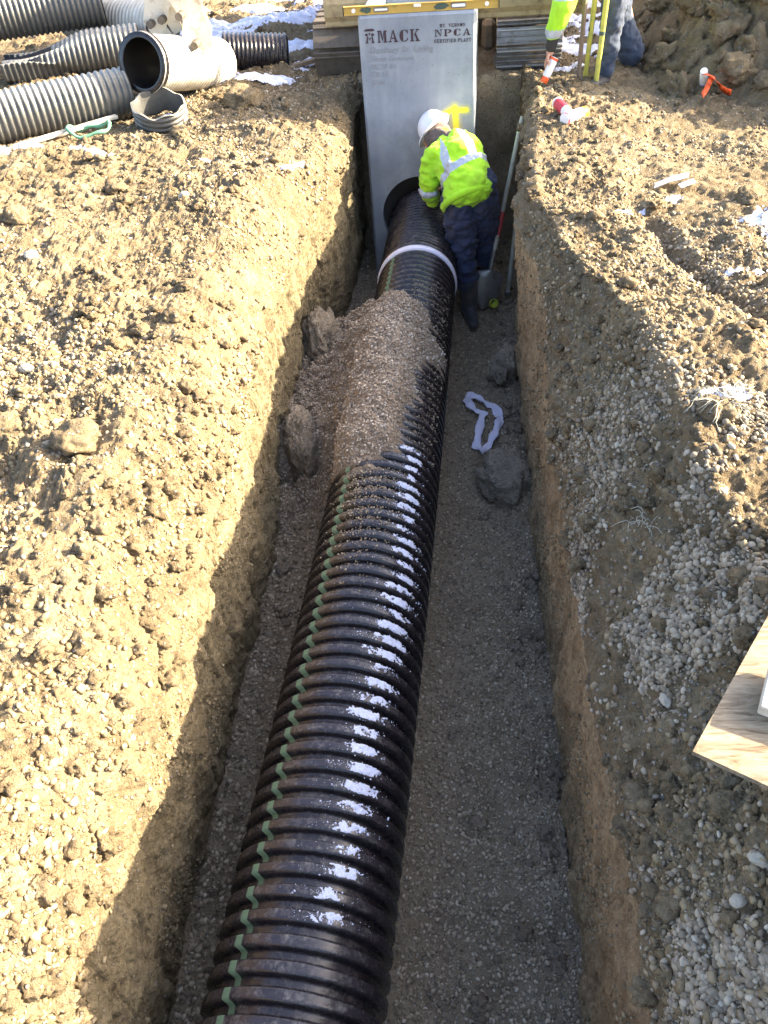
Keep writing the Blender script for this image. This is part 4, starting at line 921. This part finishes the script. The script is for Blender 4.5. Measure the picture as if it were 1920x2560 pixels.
# ------------------------------------------------------------------ shovels
def shovel(top,bot,label,blade):
    T,B=Vector(top),Vector(bot); d=(B-T).normalized()
    root=empty('shovel',B,label,'shovel','long-handled tools against the right wall')
    mb=MB(); P=[T+(B-T)*t for t in np.linspace(0,1,12)]; r=[.014,.0165]+[.0155]*9+[.015]
    mb.tube(P,r,14); par(mb.build('handle',M['fibre'],None,True,60),root)
    if blade:
        mb=MB(); mb.tube([T+(B-T)*.665,T+(B-T)*.84],.0175,14); par(mb.build('red_band',M['red'],None,True,60),root)
        mb=MB(); mb.tube([T+(B-T)*.95,B,B+d*.10,B+d*.16],[.021,.020,.017,.008],14); par(mb.build('socket',M['steel'],None,True,60),root)
        # pointed blade
        s=Vector((1,.15,0)); s=(s-d*s.dot(d)).normalized(); n=d.cross(s); R=[]; o=B+d*.10
        prof=[(0,.03),(.02,.095),(.05,.105),(.14,.105),(.20,.09),(.25,.055),(.285,.006)]
        V=[];F=[];k=9
        for z,w in prof:
            for j in range(k):
                u=(j/(k-1)-.5)*2; V.append(o+d*z+s*(w*u)+n*(.028*(1-u*u)*(1-z/.4)))
        for z,w in prof:
            for j in range(k):
                u=(j/(k-1)-.5)*2; V.append(o+d*z+s*(w*u)+n*(.028*(1-u*u)*(1-z/.4)-.004))
        m=len(prof)
        for i in range(m-1):
            for j in range(k-1):
                a=i*k+j; F.append((a,a+1,a+k+1,a+k)); F.append(tuple(m*k+q for q in (a,a+k,a+k+1,a+1)))
        mb=MB(); mb.add([v[:] for v in V],F); par(mb.build('blade',M['steel'],None,True,60),root)
    else:
        mb=MB(); mb.box(B+d*.02,(.05,.05,.05),bev=.01); par(mb.build('tool_head',M['steel'],None),root)
shovel((.432,5.58,-.010),(.262,5.36,-.86),'round-point shovel with a red grip band leaning on the right trench wall',True)
shovel((.475,5.60,-.010),(.385,5.46,-1.18),'second grey-handled tool leaning just right of the shovel',False)

# small things on the trench floor
def ringcap():
    mb=MB(); an=np.linspace(0,2*math.pi,32,endpoint=False); R=[]
    for r,z in((.030,0),(.031,.002),(.031,.055),(.029,.057),(.026,.055),(.026,.012)): R.append(np.stack([r*np.cos(an),r*np.sin(an),0*an+z],1))
    mb.rings(R); o=mb.build('paint_tub',M['limecap'],None,True,40); o.location=(.262,5.30,-1.20); o.rotation_euler=(math.radians(62),0,math.radians(12)); tag(o,'small lime-yellow plastic tub on the trench floor behind the muddy boot','tub')
ringcap()
def fz(x,y):
    j=np.argmin(np.abs(Yr-y)); row=G[j]; m=SEG[j]==3; r=row[m]; return float(np.interp(x,r[:,0],r[:,2]))
def ribbon():
    import bmesh
    pts=[(.113,3.586),(.128,3.72),(.150,3.88),(.165,3.925),(.120,3.975),(.078,4.04),(.068,4.11),(.085,4.152),(.135,4.12),(.19,4.075),(.238,4.02),(.262,3.92),(.240,3.80),(.205,3.69),(.165,3.61),(.128,3.575)]
    P=[];n=len(pts)
    for i in range(n-1):
        p0,p1,p2,p3=[np.array(pts[max(0,min(n-1,i+k))]) for k in(-1,0,1,2)]
        for t in np.linspace(0,1,8,endpoint=False): P.append(.5*((2*p1)+(-p0+p2)*t+(2*p0-5*p1+4*p2-p3)*t*t+(-p0+3*p1-3*p2+p3)*t**3))
    P=np.array(P); R=[]
    for i,p in enumerate(P):
        t=P[min(i+1,len(P)-1)]-P[max(i-1,0)]; t/=np.linalg.norm(t)+1e-9; s=np.array([-t[1],t[0]]); w=.024+.005*math.sin(i*.7)+.002*math.sin(i*2.3); z=max(fz(p[0],p[1]),fz(p[0]+.02,p[1]),fz(p[0]-.02,p[1]))+.016+.018*max(0,1-abs(i-30)/26)
        ring=[]
        for a in np.linspace(0,2*math.pi,12,endpoint=False):
            ring.append((p[0]+s[0]*w*math.cos(a),p[1]+s[1]*w*math.cos(a),z+.005*math.sin(a)+.006*math.cos(a*2+i*.3)+.010*math.cos(a)*math.sin(i*.25)))
        R.append(np.array(ring))
    mb=MB(); mb.rings(R); tag(mb.build('loop_ribbon',M['ribbon'],None,True),'looped white cloth strap dropped on the gravel right of the pipe','strap')
ribbon()

# ------------------------------------------------------------------ stock pipes on the left bank
def stock(name,p0,p1,r,label,m,pitch_=.055,dep_=.016,sag=0,crush=None,openend=True,nseg=64,lip=False,group='spare corrugated pipes on the left bank',z=None):
    p0,p1=np.array(p0,float),np.array(p1,float); L=np.linalg.norm(p1-p0); d=(p1-p0)/L
    root=empty(name,tuple(p0-np.array([0,0,r])),label,'pipe',group)
    axis=lambda s:(p0+d*s,d)
    pr=corr_profile(L,pitch_,r,dep_,.5,8)
    if lip: pr=[(-.05,r-.012),(-.052,r+.012),(-.005,r+.014),(0,r-.006)]+pr
    V,F,_=pipe_mesh(axis,pr,nseg,crush=crush); par(obj('barrel',mesh_np('barrel',V,F),m),root)
    ri=r-dep_-.006; s0=pr[0][0]+.001
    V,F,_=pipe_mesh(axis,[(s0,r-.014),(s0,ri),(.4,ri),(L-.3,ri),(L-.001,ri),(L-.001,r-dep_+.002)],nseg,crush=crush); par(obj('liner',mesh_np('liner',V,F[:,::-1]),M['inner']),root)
    return root
RS=.165
stock('spare_pipe',(-4.7,4.54,.155),(-2.30,5.97,.155),RS,'long dusty corrugated pipe lying lowest and nearest on the left bank',M['oldpipe'],.043,.012)
def crushf(s,ring,p,u,v,ang,r):
    k=float(1-sst(np.array(s),.15,.75)); q=ring-p; a=q@u; b=q@v
    dent=np.clip(b/r,0,1)*k; b2=b-dent*r*1.05-.25*k*np.abs(a)*0; a2=a*(1+.12*k)
    return p+np.outer(a2,u)+np.outer(b2+.03*k*np.sin(ang*5+s*9),v)
stock('spare_pipe',(-3.66,6.93,.17),(-2.60,7.27,.17),RS,'corrugated pipe with a crushed and torn end behind the nearest one',M['oldpipe'],.043,.012,crush=crushf)
stock('spare_pipe',(-4.9,6.75,.44),(-2.95,7.56,.44),.17,'sunlit corrugated pipe stacked farthest at the top left corner',M['oldpipe'],.043,.012)
stock('spare_pipe',(-3.5,8.15,.26),(-2.45,7.52,.26),.19,'corrugated pipe coloured pale for sun glare lying behind the crushed one',M['bright'],.043,.010)
r4=stock('spare_pipe',(-2.11,5.92,.34),(-1.84,6.73,.13),.176,'short pale pipe with its open end facing the camera beside the digger arm',M['bright'],.034,.007,lip=True,nseg=96)
d4=np.array([.27,.81,-.21]);d4/=np.linalg.norm(d4)
V,F,_=pipe_mesh(lambda s:(np.array([-2.11,5.92,.34])+d4*s,d4),[(-.056,.152),(-.062,.186),(-.010,.192),(-.004,.176)],96); par(obj('rubber_rim',mesh_np('rubber_rim',V,F),M['pipe']),r4)
stock('spare_pipe',(-1.86,7.02,.13),(-1.36,7.14,.07),.155,'dark stub of corrugated pipe half buried beyond the pale short pipe',M['pipe'],.034,.010)
# cut ring piece
def ringpiece():
    root=empty('pipe_ring',(-2.02,5.70,.0),'short cut ring of black corrugated pipe standing open upwards on the left bank','pipe ring')
    c=np.array([-2.02,5.70,.075]); ax=np.array([.10,-.28,.95]); ax/=np.linalg.norm(ax)
    u=np.cross(ax,[0,1,0]);u/=np.linalg.norm(u);v=np.cross(ax,u); an=np.linspace(0,2*math.pi,64,endpoint=False)
    def rg(h,r,w=0): return c+np.outer(np.ones(64),ax)*(h+w*np.sin(an*3)[:,None]+.01*np.sin(an*7)[:,None]*(w>0))+np.outer(np.cos(an)*r*1.0,u)+np.outer(np.sin(an)*r*.9,v)
    R=[rg(-.09,.172,.012)]
    for k in range(4):
        for t,r in((0,.175),(.25,.186),(.6,.186),(.85,.175)): R.append(rg(-.065+.034*(k+t),r))
    R+= [rg(.078,.184,.006),rg(.082,.172,.006),rg(.05,.160),rg(-.07,.158,.012)]
    mb=MB(); mb.rings(R,cap=False); par(mb.build('ring_wall',M['oldpipe'],None,True,50),root)
    mb=MB(); strip(mb,[c+u*(-.17)+v*.05+ax*.0,c+u*(-.18)+v*.16-ax*.05,c-u*.10+v*.22-ax*.06],.03,.003); par(mb.build('torn_flap',M['oldpipe'],None,True),root)
ringpiece()
def loopstrap():
    R=[];c=np.array([-2.47,5.47,.05])
    P=[c+np.array([.145*math.cos(a)+.02*math.cos(2*a),.085*math.sin(a),.02+.022*math.sin(a*2+1)+.01*math.sin(5*a)]) for a in np.linspace(0,2*math.pi,40)]
    mb=MB(); mb.tube(P,[.012+.003*math.sin(i*1.3) for i in range(40)],10)
    tag(mb.build('lifting_strap',M['greenstrap'],None,True),'small green strap loop on the ground between nearest pipe and cut ring','strap')
loopstrap()
mb=MB(); mb.box((-2.66,5.44,gz(-2.66,5.44)+.035),(.86,.045,.022),(0.02,-.02,math.radians(43)),bev=.003)
tag(mb.build('timber_batten',M['cream']),'thin pale timber batten lying in front of the nearest spare pipe','batten')
mb=MB(); mb.box((-1.05,6.98,.07),(.5,.05,.03),(0,-.08,math.radians(25)),bev=.004); tag(mb.build('wood_stick',M['lath']),'grey stick lying right of the dark pipe stub','stick')

# ------------------------------------------------------------------ excavator
def excavator():
    root=empty('excavator',(-.17,7.8,0),'mud-caked tan excavator standing behind the concrete box','excavator')
    def track(cx,w,m,gro):
        r=.19;y0,y1=6.80,8.9; z0=.175; L=y1-y0; per=2*L+2*math.pi*r; n=44 if gro else 30; mb=MB()
        for i in range(n):
            s=i/n*per
            if s<L: y,z,a=y0+s,z0+r,0
            elif s<L+math.pi*r: q=(s-L)/r; y,z,a=y1+r*math.sin(q),z0+r*math.cos(q),-q
            elif s<2*L+math.pi*r: y,z,a=y1-(s-L-math.pi*r),z0-r,math.pi
            else: q=(s-2*L-math.pi*r)/r; y,z,a=y0-r*math.sin(q),z0-r*math.cos(q),math.pi-q
            mb.box((cx,y,z),(w,per/n*.93,.018),(a,0,0),bev=.003)
            nz=Vector((0,0,1)); nz.rotate(Euler((a,0,0)))
            ty=Vector((0,1,0)); ty.rotate(Euler((a,0,0)))
            for o_ in ((-.3,.0,.3) if gro else (.3,)):
                c=Vector((cx,y,z))+nz*(.016 if gro else .014)+ty*per/n*o_; mb.box(c,(w*.985,.009 if gro else .010,.016),(a,0,0),m=1 if gro and o_>0 else 0,bev=.002)
        par(mb.build('track_belt',[m,M['edge']]),root)
        f=MB(); f.box((cx,(y0+y1)/2,z0),(w*.55,L,.20),bev=.03); 
        an=np.linspace(0,2*math.pi,28,endpoint=False)
        for y in(y0,y1): f.rings([np.stack([0*an+cx+q*w*.36,y+.135*np.cos(an),z0+.135*np.sin(an)],1) for q in(-1,1)])
        par(f.build('track_frame',M['track']),root)
    track(-.83,.46,M['track'],False); track(.535,.48,M['shoeR'],True)
    # dozer blade across the front, raised
    mb=MB(); R=[]
    for x in (-.95,.92):
        ring=[(x,6.62,.365),(x,6.585,.42),(x,6.575,.50),(x,6.60,.60),(x,6.63,.605),(x,6.615,.50),(x,6.625,.43),(x,6.655,.375)]
        R.append(np.array(ring))
    mb.rings(R); mb.box((-.015,6.63,.37),(1.87,.05,.035),bev=.006)
    for x in(-.35,.12): mb.box((x,7.0,.42),(.09,.70,.10),(math.radians(4),0,0),bev=.012)
    par(mb.build('dozer_blade',M['tan']),root)
    mb=MB(); mb.box((-.17,7.8,.36),(.95,1.3,.18),bev=.04); mb.box((.245,6.86,.20),(.10,.16,.20),bev=.03); par(mb.build('undercarriage',M['track']),root)
    mb=MB(); an=np.linspace(0,2*math.pi,36,endpoint=False); mb.rings([np.stack([-.17+.42*np.cos(an),7.85+.42*np.sin(an),0*an+z],1) for z in(.44,.54)]); par(mb.build('slew_ring',M['track'],None,True,40),root)
    mb=MB(); mb.box((-.17,8.35,.80),(1.6,1.7,.5),(0,0,math.radians(25)),bev=.10); mb.box((-.5,8.9,1.15),(1.2,.8,.6),(0,0,math.radians(25)),bev=.12); par(mb.build('upper_deck',M['tan'],None),root)
    cb=MB(); cb.box((.25,8.35,1.60),(.72,1.0,1.15),(0,0,math.radians(25)),bev=.07); c_=par(cb.build('cab',M['tan'],None),root)
    # boom, stick and quick coupler swung to the left
    def arm(name,P,w,h,m):
        mb=MB(); R=[]
        P=[Vector(p) for p in P]
        for i,p in enumerate(P):
            t=(P[min(i+1,len(P)-1)]-P[max(i-1,0)]).normalized(); s=t.cross(Vector((0,0,1))).normalized(); n=s.cross(t); ww=w/2; hh=h[i]/2
            R.append(np.array([p+s*a*ww+n*b*hh for a,b in((-1,-1),(1,-1),(1,1),(-1,1))]))
        mb.rings(R); return par(mb.build(name,m,None),root)
    arm('boom',[(-.45,7.75,.75),(-.8,7.6,1.5),(-1.2,7.2,2.1),(-1.65,6.8,2.35)],.16,[.22,.30,.28,.16],M['tan'])
    arm('stick',[(-1.62,6.82,2.45),(-1.72,6.7,2.1),(-1.83,6.48,1.3),(-1.85,6.42,.95)],.14,[.14,.24,.20,.15],M['cream'])
    # linkage plates
    fr=((0,6.90,0),(1,0,0),(0,0,1),(0,-1,0))
    def plate(name,poly,y,th,m):
        poly=[(a_*.92,1.67-(1.67-b_)*.92) for a_,b_ in poly]; mb=MB(); mb.prism(poly,-th/2,th/2,((0,y-.57,0),(1,.25,0),(0,0,1),(.25,-1,0))); return par(mb.build(name,m,None),root)
    X=lambda v:v+.0
    plate('link_plate',[(-2.44,1.05),(-2.37,1.05),(-2.27,.56),(-2.20,.54),(-2.19,.47),(-2.24,.36),(-2.16,.25),(-2.20,.22),(-2.30,.30),(-2.36,.33),(-2.40,.42),(-2.36,.52)],7.45,.05,M['cream'])
    plate('link_plate',[(-2.36,1.05),(-2.28,1.05),(-2.20,.62),(-2.16,.47),(-2.13,.33),(-2.20,.30),(-2.26,.44),(-2.30,.62)],7.47,.06,M['cream'])
    plate('bucket_link',[(-2.16,1.05),(-2.05,1.05),(-2.10,.62),(-2.16,.50),(-2.20,.47),(-2.21,.55),(-2.16,.68)],7.42,.05,M['cream'])
    cpl=plate('coupler_body',[(-2.14,1.0),(-1.88,1.0),(-1.86,.62),(-1.93,.50),(-1.93,.44),(-1.90,.34),(-1.91,.22),(-1.98,.18),(-2.06,.22),(-2.12,.30),(-2.09,.42),(-2.16,.54),(-2.12,.66)],7.40,.16,M['cream'])
    for x,z,y in((-2.33,.40,7.46),(-2.24,.42,7.46),(-2.065,.455,7.32),(-1.99,.26,7.30),(-2.01,.60,7.30)):
        x,z,y=x*.92,1.67-(1.67-z)*.92,y-.57
        pins=MB(); an=np.linspace(0,2*math.pi,20,endpoint=False); pins.rings([np.stack([x+.026*np.cos(an),y+.25*x+q+0*an,z+.026*np.sin(an)],1) for q in(-.10,.12)])
        par(pins.build('pin',M['track'],None,True,40),cpl)
excavator()

# ------------------------------------------------------------------ spoil heap on the right
def spoil():
    xs=np.linspace(.95,5.6,300); ys=np.linspace(4.7,10.4,330); X,Y=np.meshgrid(xs,ys); P=np.stack([X,Y,0*X],-1).reshape(-1,3)
    # foot line
    foot=np.interp(X,[1.05,1.25,1.5,1.9,2.6,4,5.6],[7.2,6.05,5.62,5.30,5.05,4.95,4.95])
    h=np.clip((Y-foot)*.62,-.2,9); h=np.minimum(h,np.clip((X-1.22)*.55,-.2,9)); h=np.minimum(h,1.7-.12*np.abs(X-3.4)**2); h=np.minimum(h,(10.2-Y)*.8)
    b=h>0; n1=fbm(P,1.6,3,91).reshape(X.shape); n2=clod(P,3.2,92).reshape(X.shape); n3=clod(P,7.5,93).reshape(X.shape); n4=fbm(P,14,4,94).reshape(X.shape); n5=clod(P,20,95).reshape(X.shape)
    on=sst(h,0,.42)
    wv=P+np.stack([fbm(P,3,3,96),fbm(P,3,3,97),0*P[:,0]],1)*.16
    Q2=np.concatenate([wv[:,:2],(h*1.0).reshape(-1,1)],1); n6=1-np.abs(fbm(Q2,2.6,3,98)).reshape(X.shape)*2; n7=clod(Q2,4.2,99).reshape(X.shape); n8=fbm(Q2,8,4,100).reshape(X.shape)
    Z=h+on*(.12*n1+.13*n6+.13*n7+.05*n3+.06*n8+.02*n5)+.02*n4-.08
    Z=np.where(h<=-.05,-.15,Z)
    Gm=np.stack([X,Y,Z],-1); r,c=X.shape; idx=np.arange(r*c).reshape(r,c); F=np.stack([idx[:-1,:-1],idx[:-1,1:],idx[1:,1:],idx[1:,:-1]],-1).reshape(-1,4)
    low=(Z<-.1).ravel(); F=F[~low[F].all(1)]
    root=empty('spoil_heap',(2.4,6.6,0),'tall heap of dark lumpy excavated soil at the top right','spoil heap')
    par(obj('heap_core',mesh_np('heap_core',Gm.reshape(-1,3),F),M['pile']),root)
    rg=np.random.default_rng(44); Vs=[];Fs=[];n=0; cand=np.argwhere((h>.0)&(h<1.6)&(X<3.6)&(Y<8))
    for k in range(260):
        i,j=cand[rg.integers(len(cand))]; rr=.02+.11*rg.random()**2
        V,F=lump(rr,4,.55,200+k,(1.2,.9,.7),detail=.26); a=rg.random()*6; Rm=np.array(Euler((rg.normal()*.5,rg.normal()*.5,a)).to_matrix()); V=V@Rm.T+np.array([X[i,j],Y[i,j],Z[i,j]+rr*.2]); Vs.append(V);Fs.append(F+n);n+=len(V)
    o=obj('soil_lumps',mesh_np('soil_lumps',np.concatenate(Vs),np.concatenate(Fs)),M['pile']); o['kind']='stuff'; par(o,root)
spoil()

# ------------------------------------------------------------------ snow lying about, and white glare on sunlit soil
def snow_sheet(name,x0,x1,y0,y1,nx,ny,thr,f,seed,label,mask=None,amp=.05):
    xs=np.linspace(x0,x1,nx); ys=np.linspace(y0,y1,ny); X,Y=np.meshgrid(xs,ys); P=np.stack([X,Y,0*X],-1).reshape(-1,3)
    m=fbm(P*np.array([.6,1,1]),f,4,seed).reshape(X.shape)-thr
    if mask is not None: m=m+mask(X,Y)
    # sample ground
    ix=np.searchsorted(Yr,ys).clip(0,len(Yr)-1); Z=np.empty_like(X)
    for a,i in enumerate(ix):
        o=np.argsort(G[i,:,0]); row=G[i]; s=(SEG[i]==0)|(SEG[i]==6)|(dep[i]<.5); Z[a]=np.interp(xs,row[s,0],row[s,2])
    Z=Z+np.clip(m,-.4,.35)*amp+.004*fbm(P,20,3,seed+7).reshape(X.shape)
    keep=m>-.15; Gm=np.stack([X,Y,Z],-1); r,c=X.shape; idx=np.arange(r*c).reshape(r,c); F=np.stack([idx[:-1,:-1],idx[:-1,1:],idx[1:,1:],idx[1:,:-1]],-1).reshape(-1,4)
    F=F[keep.ravel()[F].any(1)]
    tag(obj(name,mesh_np(name,Gm.reshape(-1,3),F),M['snow']),label,'snow',kind='stuff')
def mk(X,Y):
    e=lambda cx,cy,rx,ry,a:a*np.exp(-((X-cx)/rx)**2-((Y-cy)/ry)**2)
    return e(-1.22,6.85,.20,.22,.9)+e(-1.45,6.62,.20,.06,.6)+e(-1.1,7.2,.3,.2,.5)+e(-1.6,8.3,1.2,.2,.5)+e(1.65,7.6,.6,.24,.8)+e(1.0,6.75,.35,.10,.5)+e(-.3,9.3,3,.4,.3)+e(1.9,9,2,.5,.35)-.9*((X>-.98)&(X<.72)&(Y<9))-.5*(X<-2.6)*(Y<9)
snow_sheet('snow_glare_patches',-3.6,4.6,6.5,9.8,520,330,.38,4.2,71,'melting snow patches on the ground behind the box',mk,.06)
def mk2(X,Y):
    e=lambda cx,cy,rx,ry,a:a*np.exp(-((X-cx)/rx)**2-((Y-cy)/ry)**2)
    return -.85+e(-2.75,5.25,.30,.07,.9)+e(-2.5,5.45,.2,.05,.7)+e(-3.05,5.2,.25,.08,.9)+e(-1.75,6.05,.13,.05,.8)+e(-2.75,3.55,.12,.10,1.0)+e(-1.55,5.0,.1,.05,.7)+e(-2.0,4.5,.1,.06,.6)
snow_sheet('snow_glare_patches',-3.6,-.9,2.6,6.3,360,360,.3,5,75,'thin snow remnants on the left bank below the spare pipes',mk2,.06)
def mk3(X,Y): return -.85+.9*np.exp(-((X-1.5)/.35)**2-((Y-3.2)/.45)**2)  # white specks here stand in for overexposed sunlit soil
snow_sheet('snow_glare_patches',.7,2.4,2.0,4.2,240,260,.25,6,79,'white specks painted for sun-blown soil beside the wheel rut on the right bank',mk3,.02)

# ------------------------------------------------------------------ bits on the right bank
def plyboard():
    z=.245; P=[(.452,.828),(.577,.756),(1.233,.381),(1.857,1.286),(1.076,1.733),(.700,1.187)]
    root=empty('plywood_board',(.452,.83,z-.02),'weathered plywood sheet lying at the right edge on gravel','plywood')
    mb=MB(); N_=8; base=P; mb.prism(P,-.004,.008,((0,0,z),(1,0,.02),(0,1,.0),(0,0,1))); par(mb.build('sheet',M['ply']),root)
    mb=MB(); mb.prism(P,-.009,-.0045,((.004,.004,z),(1,0,.02),(0,1,0),(0,0,1))); par(mb.build('bottom_ply',M['lath']),root)
plyboard()
mb=MB(); mb.box((.730,.905,.295),(.26,.13,.026),(0,0,math.radians(-25)),bev=.003); o=mb.build('timber_offcut',M['offcut']); tag(o,'pale painted timber offcut with a printed mark lying on the plywood','timber offcut')
cu=bpy.data.curves.new('t','FONT'); cu.body='S'; cu.size=.03; cu.extrude=.0004; to=bpy.data.objects.new('t',cu); COL.objects.link(to); bpy.context.view_layer.update()
m_=bpy.data.meshes.new_from_object(to.evaluated_get(bpy.context.evaluated_depsgraph_get())); bpy.data.objects.remove(to)
mk_=obj('printed_mark',m_,M['stencil']); mk_.parent=o; mk_.location=(.627,.90,.3092)
mk_.rotation_euler=(0,0,math.radians(-25))
# spill of paper
mb=MB(); strip(mb,[(1.02,4.20,gz(1.02,4.2)+.03),(1.09,4.18,gz(1.09,4.18)+.045),(1.17,4.16,gz(1.17,4.16)+.035)],.07,.002); strip(mb,[(1.12,4.10,gz(1.12,4.10)+.03),(1.19,4.11,gz(1.19,4.11)+.045)],.05,.002)
tag(mb.build('paper_scrap',M['paper']),'torn white paper scrap on the sunlit right bank','paper')
o=lump_obj('marker_flag',(-.835,5.80,-.20),.03,M['orange'],'faded orange paint fleck on the left trench wall near the box','paint mark',90,(.3,.7,1.6),0,None,3,.2,.05)
# a little debris under the kneeling person
mb=MB(); strip(mb,[(.56,5.98,.03),(.62,5.95,.05),(.68,5.93,.035),(.73,5.90,.03)],.035,.003,tw=.3); tag(mb.build('plastic_scrap',M['paper']),'crumpled white plastic below the hand of the kneeling person','plastic scrap')
# dry grass roots
def roots(cx,cy,n,s,label,seed):
    r=np.random.default_rng(seed); mb=MB()
    for k in range(n):
        a=r.random()*6.28; l=s*(.5+r.random()); p=np.array([cx+r.normal()*.02,cy+r.normal()*.02,gz(cx,cy)+.035]); P=[p]
        for j in range(5): p=p+np.array([math.cos(a)*l/5,math.sin(a)*l/5,.012*(2-j)*r.random()]); a+=r.normal()*.5; P.append(p)
        mb.tube(P,.0011,4)
    tag(mb.build('dry_roots',M['fibre'],None,True),label,'roots',kind='stuff')
roots(.80,2.02,40,.09,'dry grass stems on the yellowish clod of the right bank',3)
roots(-1.42,1.42,34,.10,'tangle of dry roots on the near left bank',4)
roots(.56,1.75,14,.05,'thin dry stems in the gravel on the shaded right slope',5)
